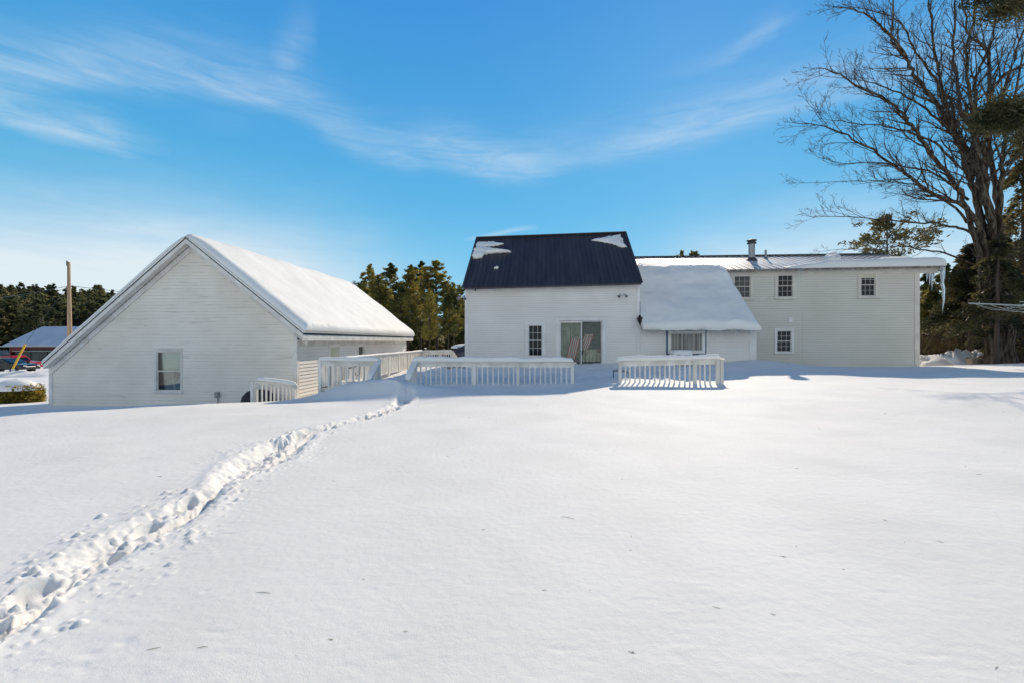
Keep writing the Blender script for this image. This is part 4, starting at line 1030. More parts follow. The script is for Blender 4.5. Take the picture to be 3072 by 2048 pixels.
# black plant stand by the right railing
a_=W(1840,1112,15.6); b2=W(1882,1118,16.0)
ps=empty('plant_stand',(a_.x+.3,15.8,.3),'black wire plant stand sunk in snow left of the right-hand railing','plant stand')
mb=MB(); tz=a_.z
cs=[Vector((a_.x,15.6,tz)),Vector((b2.x,15.7,tz-.03)),Vector((b2.x-.02,16.0,tz-.02)),Vector((a_.x+.06,15.95,tz+.02))]
for i in range(4): mb.tube([cs[i],cs[(i+1)%4]],.011,6)
for k in range(1,4): mb.tube([cs[0].lerp(cs[1],k/4),cs[3].lerp(cs[2],k/4)],.008,6)
mb.build('top_frame','black',ps)
for q in cs: mb=MB(); mb.tube([q,q-Vector((0,0,.35))],.010,6); mb.build('leg','black',ps)
# snow-topped cooler below the wide window
a_=W(2020,1066,20.4); b2=W(2068,1120,20.4)
bx0,bx1=a_.x,b2.x; tb=empty('storage_box',((bx0+bx1)/2,20.5,.6),'grey storage box half buried in snow below the wide lean-to window','box')
zt2=W(2040,1064,20.4).z
mb=MB(); mb.box(bx0,bx1,20.2,20.8,.3,zt2-.06); mb.build('body','wood',tb); mb=MB(); mb.box(bx0-.03,bx1+.03,20.17,20.83,zt2-.06,zt2); mb.build('lid','slate',tb)
snow_slab('box_snow',[(bx0-.05,20.15,zt2),(bx1+.05,20.15,zt2),(bx1+.05,20.85,zt2),(bx0-.05,20.85,zt2)],.22,'square block of snow on the storage box below the lean-to window',24,20,.09,.02,6,cat='snow heap')

# ================= LEFT BACKGROUND =================
# clipped shrub with snow cap
sc=W(62,1204,16.6); sc=Vector((sc.x-.30,16.8,gz(sc.x,16.8)))
sh=empty('shrub',sc,'golden green clipped shrub with a domed snow cap left of the garage','shrub')
def leaves(n, fpos, size, flat=.0, seed=1, elong=1.8):
    """array of small leaf quads; fpos(k)->(P (k,3), optional dirs)"""
    R=np.random.RandomState(seed)
    P,Dr=fpos(n,R)
    if Dr is None: Dr=R.normal(size=(n,3))
    Dr=Dr+R.normal(size=(n,3))*.35; Dr/=np.linalg.norm(Dr,axis=1,keepdims=True)+1e-9
    U=R.normal(size=(n,3)); 
    if flat: U[:,2]*=(1-flat)
    Sd=np.cross(Dr,U); Sd/=np.linalg.norm(Sd,axis=1,keepdims=True)+1e-9
    s_=size*R.uniform(.6,1.3,(n,1))
    a_=P-Dr*s_*.5*elong; b_=P+Sd*s_*.5; c_=P+Dr*s_*.5*elong; d_=P-Sd*s_*.5
    V=np.stack([a_,b_,c_,d_],1).reshape(-1,3); Q=np.arange(4*n).reshape(n,4)
    return V,Q
def bushpos(n,R):
    t=R.uniform(0,2*np.pi,n); z=R.uniform(0,1,n); rr_=np.sqrt(R.uniform(.55,1,n))
    P=np.stack([np.cos(t)*rr_*.82*(1-.18*z**3),np.sin(t)*rr_*.62*(1-.18*z**3),z*.66],-1)*(1+.06*R.normal(size=(n,1)))
    return P+np.array(sc),None
V_,Q_=leaves(7000,bushpos,.055,seed=4); npmesh('foliage',V_,Q_,'boxleaf',sh,False)
mb=MB()
for k in range(26):
    t=rnd.uniform(0,6.28); r_=rnd.uniform(.2,.85); mb.tube([sc+Vector((0,0,-.1)),sc+Vector((r_*.8*math.cos(t),r_*.55*math.sin(t),.6))],[.02,.006],5)
mb.build('stems','twig',sh)
def dome(name,c,rx,ry,h,label,seed,cat='snow heap',prof=.6,seg=48,rg=24,am=.05):
    V=[];Fq=[]
    for i in range(rg+1):
        t=i/rg
        for j in range(seg):
            a_=2*math.pi*j/seg; nn=float(fbm(np.array([math.cos(a_)*1.2+seed]),np.array([math.sin(a_)*1.2+t]),4,seed)[0])
            r=(1-t)*(1+am*3*nn); zz=h*(1-(1-t)**2)**prof*(1+am*2*nn)
            V.append((c[0]+rx*r*math.cos(a_),c[1]+ry*r*math.sin(a_),c[2]+zz))
    for i in range(rg):
        for j in range(seg): Fq.append((i*seg+j,i*seg+(j+1)%seg,(i+1)*seg+(j+1)%seg,(i+1)*seg+j))
    return tag(npmesh(name,V,Fq,'roofsnow'),label,cat)
dome('shrub_snow',(sc.x-.1,sc.y,sc.z+.50),.84,.64,.44,'domed snow cap on the golden shrub left of the garage',3,'snow cap',.6)
# utility pole
up_=W(208,900,38); gzp=gz(up_.x,38)
po=empty('utility_pole',(up_.x,38,gzp),'tall brown wooden utility pole rising behind the garage','utility pole')
ptop=W(208,787,38).z
mb=MB(); mb.tube([(up_.x+.05,38,gzp-.3),(up_.x+.02,38,3),(up_.x-.06,38,ptop)],[.20,.17,.11],14); mb.build('shaft','polewood',po,True)
mb=MB(); mb.box(up_.x-.20,up_.x-.10,37.9,38,ptop-.35,ptop+.05); mb.tube([(up_.x-.08,37.85,ptop-.1),(up_.x-.08,37.85,ptop+.12)],.04,8); mb.build('insulator','dark',po)
def wire(name,a_,b_,sag,r,label,cat='wire',m='dark',n=24,group=None):
    a_=Vector(a_);b_=Vector(b_); pts=[]
    for i in range(n+1):
        t=i/n; p=a_.lerp(b_,t); p.z-=sag*4*t*(1-t); pts.append(p)
    mb=MB(); mb.tube(pts,r,5); return tag(mb.build(name,m),label,cat,group)
zt3=W(208,858,38).z
wire('power_line',(up_.x,38,zt3),(up_.x+48,86,zt3-1.0),1.2,.022,'overhead line running right from the pole behind the garage',group='overhead lines')
wire('power_line',(up_.x,38,zt3),(up_.x-55,62,zt3+1.5),.9,.022,'overhead line running left from the pole behind the garage',group='overhead lines')
wire('power_line',(up_.x+48,86,6),(30,84,5.2),.5,.03,'thin overhead line crossing before the pines',group='overhead lines')
# guy wire with yellow guard
gb_=W(52,1078,35); gt_=W(76,1032,35.6); d=(gt_-gb_).normalized()
gp_=Vector((up_.x,38,W(208,850,38).z))
gw_=wire('guy_wire',gt_,gp_,0,.015,'thin guy wire from the utility pole down to its yellow guard','wire')
mb=MB(); mb.tube([gb_-d*.8,gt_],[.075,.075],10); tag(mb.build('guy_guard','yellow'),'bright yellow plastic guy-wire guard leaning before the red barn','guy guard')
# red barn
BYf=58; bz=-1.4
x0=WX(22,BYf); x1=WX(330,BYf); ze=W(100,1037,BYf).z; BYr=62.5; zr=W(150,982,BYr).z
barn=empty('red_barn',((x0+x1)/2,BYf,bz),'red barn with a pale blue-grey roof far behind the garage','barn')
mb=MB(); op=[hrect(32,84,1054,1092,BYf),hrect(76,156,1047,1100,BYf)]
siding(mb,(0,BYf,0),(1,0,0),(0,-1,0),[(x0+.3,bz),(x1,bz),(x1,ze),(x0+.3,ze)],.25,[op[0],op[1]],.02)
mb.box(x0+.3,x0+.34,BYf,67,bz,ze); mb.prism([Vector((x0+.3,BYf,ze)),Vector((x0+.3,67,ze)),Vector((x0+.3,BYr,zr-.1))],(.04,0,0)); mb.box(x0+.3,x1,66.9,67,bz,ze)
mb.build('wall',['red','red'],barn)
mb=MB(); a_=Vector((x0-.1,BYf-.5,ze-.05)); b2=Vector((x1+.3,BYf-.5,ze-.05)); c_=Vector((x1+.3,BYr,zr)); d_=Vector((x0-.1,BYr,zr))
mb.prism([a_,b2,c_,d_],(0,0,.12)); mb.prism([Vector((x0-.1,67.4,ze)),Vector((x1+.3,67.4,ze)),c_,d_],(0,0,.12)); mb.build('roof','greyroof',barn)
mb=MB(); mb.box(x0-.6,x1,BYf-.62,BYf-.52,ze-.12,ze-.02); mb.box(x0-.62,x0-.5,BYf-.62,BYf-.52,ze-1.3,ze-.05); mb.box(x0+.8,x1,BYf-.06,BYf-.03,ze-.75,ze-.68); mb.build('gutter','line',barn)
mb=MB(); mb.box(op[1][0],op[1][1],BYf+.4,BYf+.45,bz,op[1][3]); xmid=(op[1][0]+op[1][1])/2
dr=mb.build('barn_door','green_door',barn); mb=MB(); mb.box(xmid-.3,xmid+.9,BYf+.3,BYf+.38,bz,op[1][3]-.3); mb.build('doorway','black',dr)
mb=MB(); mb.box(op[0][0],op[0][1],BYf+.3,BYf+.35,op[0][2],op[0][3]); mb.build('doorway','black',barn)
# cars
def car(name,loc,rot,paint,label,L=4.6,Wd=1.8,H=1.45,kind='suv',group='parked cars'):
    o=empty(name,loc,label,'car',group); 
    Mx=Matrix.Translation(Vector(loc))@Matrix.Rotation(rot,4,'Z')
    if kind=='pickup':
        prof=[(-2.6,.45),(-2.6,.95),(-.9,.98),(-.75,1.0),(-.5,1.68),(.55,1.72),(1.15,1.12),(2.35,1.0),(2.55,.8),(2.55,.42)]
        gpr=[(-.62,1.05),(-.42,1.6),(.5,1.63),(1.0,1.12)]
    else:
        prof=[(-2.2,.4),(-2.25,.85),(-2.1,1.0),(-1.6,1.42),(-.6,H+.05),(.3,H),(1.05,1.0),(1.95,.85),(2.2,.65),(2.2,.38)]
        gpr=[(-1.75,1.02),(-1.45,1.36),(-.5,H-.03),(.25,H-.06),(.9,1.02)]
    def ext(m_,pr,w,inset,mi=0):
        n=len(pr); zmax=max(p[1] for p in pr)
        L_=[];R_=[]
        for x,z in pr:
            k=w/2*(1-.16*max(0,(z-1.0)/(zmax-1.0+1e-6))) 
            L_.append(Vector((x,-k,z))); R_.append(Vector((x,k,z)))
        vs=L_+R_; fs=[tuple(range(n))[::-1],tuple(range(n,2*n))]+[(i,(i+1)%n,(i+1)%n+n,i+n) for i in range(n)]
        m_.add([Mx@v for v in vs],fs,mi)
    m_=MB(); ext(m_,prof,Wd,0); b=m_.build('body',paint,o)
    md=b.modifiers.new('b','BEVEL'); md.width=.06; md.segments=3
    m_=MB(); ext(m_,gpr,Wd+.02,0); m_.build('side_windows','pane',o)
    m_=MB(); zf=prof[-4][1] if kind!='pickup' else 1.12
    xa,xb=(gpr[-2],gpr[-1]); m_.add([Mx@Vector((xa[0]+.12,-.62,xa[1]+.0)),Mx@Vector((xa[0]+.12,.62,xa[1])),Mx@Vector((xb[0]+.18,.72,xb[1]+.02)),Mx@Vector((xb[0]+.18,-.72,xb[1]+.02))],[(0,1,2,3)]); m_.build('windscreen','pane',o)
    for wx_ in (-1.45,1.4):
        for s_ in (-1,1):
            m_=MB(); c_=Vector((wx_,s_*(Wd/2-.1),.34)); n=20
            vs=[Mx@(c_+Vector((.34*math.cos(2*math.pi*k/n),s_*dx,.34*math.sin(2*math.pi*k/n)))) for dx in (-.1,.12) for k in range(n)]
            m_.add(vs,[tuple(range(n)),tuple(range(n,2*n))[::-1]]+[(k,(k+1)%n,(k+1)%n+n,k+n) for k in range(n)]); w_=m_.build('wheel','tyre',o)
            m_=MB(); vs=[Mx@(c_+Vector((.2*math.cos(2*math.pi*k/n),s_*.125,.2*math.sin(2*math.pi*k/n)))) for k in range(n)]; m_.add(vs,[tuple(range(n))]); m_.build('rim','alum',w_)
    for s_ in (-1,1):
        m_=MB(); q=[Mx@Vector((2.16 if kind!='pickup' else 2.5,s_*y_,z_)) for y_,z_ in ((.5,.66),(.8,.68),(.78,.8),(.5,.78))]; m_.prism(q,Mx.to_3x3()@Vector((.07,0,0))); m_.build('headlight','alum',o)
    for s_ in (-1,1):
        m_=MB(); p=Mx@Vector((.95,s_*(Wd/2+.1),1.05)); m_.box(p.x-.08,p.x+.08,p.y-.08,p.y+.08,p.z-.07,p.z+.07); m_.build('mirror',paint,o)
    return o
c=W(20,1100,40); car('car',(WX(22,40),40,-1.42),math.radians(8),'carblack','black car parked before the red barn, nearest the left edge',H=1.42)
c=W(60,1100,46); car('pickup_truck',(WX(40,45.5),45.5,-1.6),math.radians(3),'carred','red pickup truck parked behind the black car',kind='pickup')
# snow bank hiding the cars' wheels
def bank(name,x0,x1,y,w,h,label,seed,zbase=None,rough=.35):
    nx=int(abs(x1-x0)/.18)+2; ny=18; V=[]
    for i in range(nx):
        x=x0+(x1-x0)*i/(nx-1); e=min(1,min(i,nx-1-i)/(nx*.12))
        for j in range(ny):
            v=j/(ny-1); yy=y+(v-.5)*w+float(fbm(np.array([x*.6]),np.array([1.3]),2,seed)[0])*1.0
            z=(gq(x,yy) if zbase is None else zbase)-.08
            k=math.sin(math.pi*v)**.8*e; n1=float(fbm(np.array([x*.9]),np.array([yy*.9]),5,seed,.6)[0]); n2=float(fbm(np.array([x*4.]),np.array([yy*4.]),3,seed+4,.6)[0])
            V.append((x,yy,z+k*h*(1+n1*1.4)+k*n2*rough*h*1.2))
    Fq=[(i*ny+j,(i+1)*ny+j,(i+1)*ny+j+1,i*ny+j+1) for i in range(nx-1) for j in range(ny-1)]
    return tag(npmesh(name,V,Fq,'roofsnow'),label,'snow bank')
bank('snow_bank',WX(-120,36),WX(165,34.5),35.2,3.4,.42,'low ploughed snow bank in front of the black car',61)
bank('snow_bank',WX(2748,29),WX(2845,29),29.5,3.0,.65,'smooth snow bank beyond the right corner of the wing',62)
bank('snow_bank',WX(2835,30.5),WX(2985,30.5),31,3.0,.72,'rough broken snow bank left of the bare tree trunks',63,rough=1.2)
# purple-black car beyond the deck
cx=WX(1425,31); car('car',(cx,31.5,gz(cx,31.5)-.05),math.radians(174),'carpurple','dark snow-topped car just behind the left corner of the farmhouse')
dome('car_snow',(cx-.9,31.5,gz(cx,31.5)+.98),.9,.8,.3,'snow lying on the bonnet of the car behind the farmhouse',8,'snow cap',.5)

# ================= TREES =================
def tri_quad(V,Q): return V,Q
def conifer(seed, H, R0, n_b, nl, size, droop, start=.15, style='pine', tr=.22, top_gap=.0):
    """returns (trunk MB with limbs, leaf V, leaf Q) around origin"""
    r=random.Random(seed); RS=np.random.RandomState(seed); mb=MB()
    lean=Vector((r.uniform(-.02,.02)*H,r.uniform(-.02,.02)*H,0)); pts=[];rad=[]
    for i in range(9):
        t=i/8; pts.append(Vector((lean.x*t*t+r.uniform(-.06,.06)*t,lean.y*t*t,H*t-(.3 if i==0 else 0)))); rad.append(tr*(1-t)**.85+.012)
    mb.tube(pts,rad,8)
    P=[];D=[]
    for k in range(n_b):
        t=start+(1-start)*((k+r.random())/n_b)**.92
        if r.random()<.06: continue
        if style=='pine':
            prof=math.sin(math.pi*min(1,max(0,(t-start*.6)/(1-start*.6)))**.62)**.75*.85+.10
            if t>.9: prof*=.7
        else: prof=(1-t)**.8*1.0+.05
        L=R0*prof*r.uniform(.55,1.2); a_=r.uniform(0,2*math.pi)
        z0=H*t; ct=Vector((lean.x*t*t,lean.y*t*t,z0)); n=6
        rise=(.55*t+.05) if style=='pine' else -.05-.0*t
        bp=[ct]; cur=ct; dirv=Vector((math.cos(a_),math.sin(a_),rise+r.uniform(-.15,.15)))
        for i in range(n):
            dirv=Vector((dirv.x+r.uniform(-.15,.15),dirv.y+r.uniform(-.15,.15),dirv.z+(.06 if style=='pine' else -droop*.16)))
            cur=cur+dirv.normalized()*(L/n); bp.append(cur)
        mb.tube(bp,[max(.008,tr*.28*(1-t*.6)*(1-i/n)) for i in range(n+1)],4,0,False)
        m=int(nl*(.35+L/R0))
        bpn=np.array([tuple(p) for p in bp]); f=RS.uniform(.22,1.0,m)**.8*n; i0=np.minimum(f.astype(int),n-1); fr=(f-i0)[:,None]
        q=bpn[i0]*(1-fr)+bpn[i0+1]*fr
        if style=='pine':
            # several clumps per branch
            nc_=max(3,int(L*1.6)); cc=RS.uniform(.3,1,nc_)*n; ci=np.minimum(cc.astype(int),n-1); cf=(cc-ci)[:,None]; C_=bpn[ci]*(1-cf)+bpn[ci+1]*cf+RS.normal(size=(nc_,3))*np.array([.30,.30,.16])*L*.32
            w=RS.randint(0,nc_,m); q=C_[w]+RS.normal(size=(m,3))*np.array([.34,.34,.20])*(.35+.16*L)*.8
            dd=RS.normal(size=(m,3))*.6+np.array([dirv.x,dirv.y,.6])
        else:
            side=np.array([-math.sin(a_),math.cos(a_),0]); wdt=RS.normal(size=(m,1))*L*.20
            q=q+side*wdt+np.array([0,0,-1])*np.abs(wdt)*.35+RS.normal(size=(m,3))*.07
            dd=np.array([dirv.x,dirv.y,-.25])+side*np.sign(wdt)*.8+RS.normal(size=(m,3))*.3
        P.append(q);D.append(dd)
    P=np.concatenate(P);D=np.concatenate(D)
    V,Q=leaves(len(P),lambda n,R:(P,D),size,seed=seed,elong=2.6 if style=='pine' else 2.2,flat=0 if style=='pine' else .3)
    return mb,V,Q
def conifer_tree(name,loc,spec,label,cat,group,leaf='pine',bark='bark_pine'):
    mb,V,Q=conifer(**spec); o=empty(name,loc,label,cat,group)
    t=mb.build('trunk',bark,None); t.parent=o; t.location=(0,0,0)
    c_=npmesh('crown',V,Q,leaf,None,False); c_.parent=o; c_.location=(0,0,0)
    return o
def copy_tree(src,loc,rot,sc,label=None,group=None):
    o=src.copy(); COL.objects.link(o); o.location=loc; o.rotation_euler=(0,0,rot); o.scale=sc
    if label: o['label']=label
    for ch_ in list(src.children):
        c_=ch_.copy(); COL.objects.link(c_); c_.parent=o
    return o
# pines between garage and farmhouse
protos=[]
specs=[dict(seed=3,H=18,R0=5.0,n_b=100,nl=190,size=.16,droop=0,start=.24,tr=.26),
       dict(seed=8,H=17,R0=4.2,n_b=90,nl=170,size=.16,droop=0,start=.28,tr=.22),
       dict(seed=15,H=18,R0=4.6,n_b=85,nl=170,size=.16,droop=0,start=.36,tr=.24)]
# (px centre, py top, Y, width factor, proto)
pl_=[(1310,786,72,1.15,0,'tallest full-crowned pine between the garage and the farmhouse'),(1262,786,80,.9,1,'narrow dark pine just left of the tallest pine'),(1105,796,70,.8,1,'slender pointed pine at the left end of the pine row'),
     (1168,795,78,.95,2,'open-topped pine right of the slender left-end pine'),(1225,800,74,.9,2,'bushy pine in the middle of the pine row'),(1362,850,68,.8,1,'shorter golden pine next to the navy roof'),
     (1140,828,66,.9,0,'short rounded yellowish pine behind the garage roof'),(1080,860,74,.8,2,None),(1200,850,64,.8,1,None),(1385,865,76,1.0,0,None),(1345,880,62,.7,2,None),(1060,885,84,.9,0,None),(1288,870,60,.7,1,None),(1420,868,82,1,1,None),(1180,880,90,1.1,0,None)]
for k,(px,py,Y,wf,pi_,lab) in enumerate(pl_):
    x=WX(px,Y); g0=gz(x,Y); top=W(px,py,Y).z; H=top-g0
    lab=lab or 'background pine filling the row between the garage and farmhouse'
    if len(protos)<=pi_ or protos[pi_] is None:
        while len(protos)<=pi_: protos.append(None)
        protos[pi_]=conifer_tree('pine_tree',(0,0,0),specs[pi_],'x','tree','pines between the garage and the farmhouse')
        o=protos[pi_]; o.location=(x,Y,g0); s_=H/specs[pi_]['H']; o.scale=(s_*wf,s_*wf,s_); o['label']=lab
    else:
        s_=H/specs[pi_]['H']; copy_tree(protos[pi_],(x,Y,g0),rnd.uniform(0,6),(s_*wf,s_*wf,s_),lab)
# wooded hillside on the left + low woods all round the back: one mass
def woods(name,places,label,seed,leaf='farpine'):
    base=[]
    for s_ in (101,102,103,104):
        mb_,V_,Q_=conifer(seed=s_,H=15,R0=3.9,n_b=50,nl=34,size=.46,droop=0,start=.12,tr=.2)
        base.append((V_,Q_))
    Vs=[];Qs=[];off=0; R=random.Random(seed)
    for (x,y,z,sc_) in places:
        V_,Q_=R.choice(base); a_=R.uniform(0,6.28); ca,sa=math.cos(a_),math.sin(a_); w=sc_*R.uniform(.85,1.25)
        P=np.stack([(V_[:,0]*ca-V_[:,1]*sa)*w+x,(V_[:,0]*sa+V_[:,1]*ca)*w+y,V_[:,2]*sc_+z],-1)
        Vs.append(P); Qs.append(Q_+off); off+=len(P)
    return tag(npmesh(name,np.concatenate(Vs),np.concatenate(Qs),leaf,None,False),label,'woods',kind='stuff')
pls=[]
R=random.Random(4)
for k in range(760):
    az=math.radians(R.uniform(-64,-33)); r_=R.uniform(135,330)
    x,y=r_*math.sin(az),r_*math.cos(az); pls.append((x,y,gq(x,y)-.5,R.uniform(.62,.95)))
woods('hill_woods',pls,'dense dark green pine woods covering the low hill behind the red barn',5)
pls=[]
for k in range(250):
    az=math.radians(R.uniform(-32,-4) if k<110 else R.uniform(-4,42)); r_=R.uniform(84,120)
    x,y=r_*math.sin(az),r_*math.cos(az); pls.append((x,y,gq(x,y)-.5,R.uniform(.35,.6)))
woods('far_woods',pls,'low dark woods beyond the field, glimpsed between the buildings',6)

# --- bare tree
TY=27.0
def Tp(px,py,dy=0): return W(px,py,TY+dy)
bark=MB(); twv=MB()
tr_=random.Random(5)
def smooth(pts,k=4):
    out=[]; n=len(pts)
    for i in range(n-1):
        p0=pts[max(i-1,0)];p1=pts[i];p2=pts[i+1];p3=pts[min(i+2,n-1)]
        for j in range(k):
            t=j/k; out.append(.5*((2*p1)+(p2-p0)*t+(2*p0-5*p1+4*p2-p3)*t*t+(3*p1-p0-3*p2+p3)*t**3))
    out.append(pts[-1]); return out
nbr=[0]
def branch(start,d,L,r0,level,out):
    n={1:9,2:7,3:5,4:3}[level]; pts=[start]; cur=start; d=d.normalized(); up=.05 if level<3 else .02
    for i in range(n):
        d=(d+Vector((tr_.gauss(0,.13),tr_.gauss(0,.13),tr_.gauss(0,.10)+up))).normalized(); cur=cur+d*(L/n); pts.append(cur)
    rad=[max(.0055,r0*(1-i/n*.85)) for i in range(n+1)]
    (bark if level<=2 else twv).tube(pts,rad,{1:6,2:5,3:4,4:3}[level],0,False); nbr[0]+=1
    if level>=4: return
    m={1:int(3+L*2.3),2:int(2+L*2.6),3:int(2+L*3.2)}[level]
    for k in range(m):
        t=.18+.8*(k+tr_.random())/m; f=t*n; i=min(int(f),n-1); p=pts[i].lerp(pts[i+1],f-i); dd=(pts[i+1]-pts[i]).normalized()
        s_=Vector((tr_.gauss(0,1),tr_.gauss(0,.8),tr_.gauss(0,.8)+.25)); s_=(s_-dd*s_.dot(dd)).normalized()
        ang=tr_.uniform(.45,.85); nd=dd*math.cos(ang)+s_*math.sin(ang)
        LL=L*(1-t*.55)*tr_.uniform(.28,.55); rr=rad[i]*.55
        branch(p,nd,max(LL,.18),max(rr,.006),level+1,out)
def limb(px,r0,r1,dy,sub=1.0,bias=(-.3,0,.3),t0=.25,Lb=(1.3,3.6)):
    pts=smooth([Tp(x,y,dy*i/(len(px)-1)) for i,(x,y) in enumerate(px)],4); n=len(pts)-1
    pts=[p+Vector((tr_.gauss(0,.03),tr_.gauss(0,.05),0)) if 0<i<n else p for i,p in enumerate(pts)]
    rad=[r0+(r1-r0)*(i/n) for i in range(n+1)]
    bark.tube(pts,rad,9,0,False)
    tot=sum((pts[i+1]-pts[i]).length for i in range(n)); m=int(tot*2.0*sub); 
    for k in range(m):
        t=t0+(1-t0)*(k+tr_.random())/m; f=t*n; i=min(int(f),n-1); p=pts[i].lerp(pts[i+1],f-i); dd=(pts[i+1]-pts[i]).normalized()
        s_=Vector((tr_.gauss(0,.9)+bias[0],tr_.gauss(0,.8)+bias[1],tr_.gauss(0,.6)+bias[2])); s_=(s_-dd*s_.dot(dd)).normalized()
        ang=tr_.uniform(.4,.85); nd=dd*math.cos(ang)+s_*math.sin(ang)
        L=tr_.uniform(*Lb)*(1-.35*t); branch(p,nd,L,min(rad[i]*.5,.05),2 if L<2.6 else 1,None)
    branch(pts[-1],pts[-1]-pts[-2],tr_.uniform(.5,1.0),r1,2,None)
TS=.62
limb([(2968,1100),(2965,1000),(2956,900),(2950,800),(2942,700)],0.31,0.24,.2,.3,t0=.6)
limb([(3018,1100),(3012,960),(3003,850),(2996,712)],0.47,0.22,-.2,.3,t0=.6)
limb([(2990,1100),(2990,950),(2980,850),(2968,720)],0.30,0.22,.6,.3,t0=.6)
limb([(2950,800),(2923,712),(2891,604),(2859,550),(2805,480),(2748,400),(2725,366),(2698,332),(2640,290),(2573,257),(2520,223),(2462,205)],.14,.02,-2.5,1.2)
limb([(2952,790),(2942,703),(2898,623),(2853,604),(2789,578),(2732,534),(2698,509),(2618,451),(2542,406),(2480,380),(2410,372)],.125,.018,-3.5,1.2)
limb([(2950,800),(2942,687),(2923,578),(2907,480),(2878,425),(2854,388),(2819,330),(2778,268),(2743,223),(2716,174),(2680,125),(2676,80),(2682,-40)],.17,.04,1.0,1.25)
limb([(2960,790),(2955,703),(2940,623),(2936,496),(2920,400),(2884,340),(2881,268),(2863,178),(2860,90),(2868,-60)],.17,.04,2.0,1.0,(0,0,.2))
limb([(2975,800),(2971,703),(2961,591),(2955,496),(2930,400),(2926,320),(2926,245),(2948,187),(2975,120),(3000,-20)],.16,.03,-1.5,1.0,(0,0,.2))
limb([(2998,800),(2996,712),(2990,620),(2975,500),(2968,400),(2966,286),(2966,178),(2948,138),(2899,89),(2881,-40)],.17,.04,2.8,1.0,(0,0,.2))
limb([(3004,800),(3002,700),(3000,591),(3006,496),(3019,416),(3033,370),(3040,300),(3060,200),(3100,80)],.14,.03,-2.0,1.0,(.2,0,.2))
limb([(2985,800),(2978,690),(2955,590),(2938,480),(2922,380),(2905,260),(2900,150),(2925,40),(2930,-40)],.15,.03,-3.0,1.2,(0,0,.3))
limb([(2960,800),(2948,680),(2915,560),(2888,470),(2850,360),(2822,250),(2800,130),(2790,30),(2780,-40)],.14,.03,0.4,1.2,(0,0,.3))
limb([(2990,720),(2975,640),(2950,560),(2905,470),(2868,400),(2850,300),(2790,220),(2740,140),(2700,70),(2640,40),(2550,20)],.12,.02,3.2,1.2)
limb([(2940,730),(2900,692),(2853,680),(2796,669),(2765,671),(2682,663),(2582,653),(2500,650),(2433,650)],.075,.010,-2.5,1.3,Lb=(.8,2.2))
limb([(2930,690),(2895,655),(2855,616),(2800,585),(2752,558),(2700,550),(2640,545),(2537,545),(2400,550)],.075,.010,3.0,1.3,Lb=(.8,2.4))
limb([(2950,810),(2900,785),(2831,759),(2765,749),(2698,739),(2620,750),(2540,748),(2460,755)],.06,.009,3.5,1.2,Lb=(.6,1.6))
limb([(2905,600),(2860,560),(2800,520),(2720,500),(2620,490),(2520,490),(2450,470)],.07,.010,2.5,1.3,Lb=(1,2.6))
limb([(2870,500),(2820,440),(2740,400),(2660,380),(2570,370),(2480,360)],.065,.010,-3.5,1.3,Lb=(1,2.6))
limb([(2830,380),(2780,330),(2700,280),(2620,250),(2560,240)],.065,.010,-3.0,1.3,Lb=(1,2.6))
limb([(2965,290),(3008,230),(3072,194),(3140,150)],.10,.03,-1.0,1.3,(.3,0,.3))
limb([(2960,420),(2990,330),(3020,240),(3060,120),(3090,40)],.12,.03,2.0,1.2,(.3,0,.3))
limb([(2720,180),(2690,130),(2620,60),(2560,30),(2500,20)],.08,.015,-2.0,1.3,Lb=(1,2.4))
bt=empty('bare_tree',Tp(2995,1090),'huge leafless maple with many upright stems at the right edge of the yard','tree')
bark.build('trunk','bark',bt,True); twv.build('twigs','twig',bt)
print('bare branches',nbr[0],len(bark.f)+len(twv.f))

# --- evergreens on the right
def hem(px,py_top,Y,R0,n_b,seed,label,lf='hemlock',start=.06,size=.09,nl=300,tr=.3,style='hem'):
    x=WX(px,Y); g0=gz(x,Y); H=W(px,py_top,Y).z-g0
    return conifer_tree('hemlock_tree',(x,Y,g0),dict(seed=seed,H=H,R0=R0,n_b=n_b,nl=nl,size=size,droop=.9,start=start,style=style,tr=tr),label,'tree','evergreens at the right edge',lf)
hem(3075,380,29,3.2,110,31,'tall dark hemlock right of the bare maple stems')
hem(2915,735,32,4.2,100,32,'broad hemlock whose boughs spread behind the maple trunks',size=.09,nl=330,start=.40)
hem(3010,640,34,4.0,100,33,'dense hemlock directly behind the maple trunks',size=.10,nl=300,start=.16)
hem(2800,860,44,3.6,70,34,'short olive evergreen seen under the longest icicle',lf='pine',size=.13,nl=260,start=.02)
hem(2860,830,50,4.2,80,35,'mid-green evergreen in the woods right of the wing',lf='pine',size=.13,nl=260,start=.02)
hem(2955,800,42,3.8,80,36,'shadowy evergreen deep between the maple trunks',size=.13,nl=260,start=.05)
hem(3100,760,38,4,80,37,'shadowy evergreen cut by the right edge of the view',size=.13,nl=260,start=.05)
hem(2775,822,46,3.4,70,38,'olive evergreen just beyond the wing corner board',lf='pine',size=.13,nl=260,start=.02)
hem(2835,792,52,4.0,80,39,'rounded evergreen behind the slim icicles',lf='pine',size=.14,nl=240,start=.05)
hem(2900,775,55,4.2,80,40,'tall evergreen in the woods left of the maple stems',lf='pine',size=.14,nl=240,start=.05)
hem(2990,700,25.6,3.1,34,42,'hemlock boughs spreading in front of the maple trunks',start=.28,size=.085,nl=230,tr=.12)
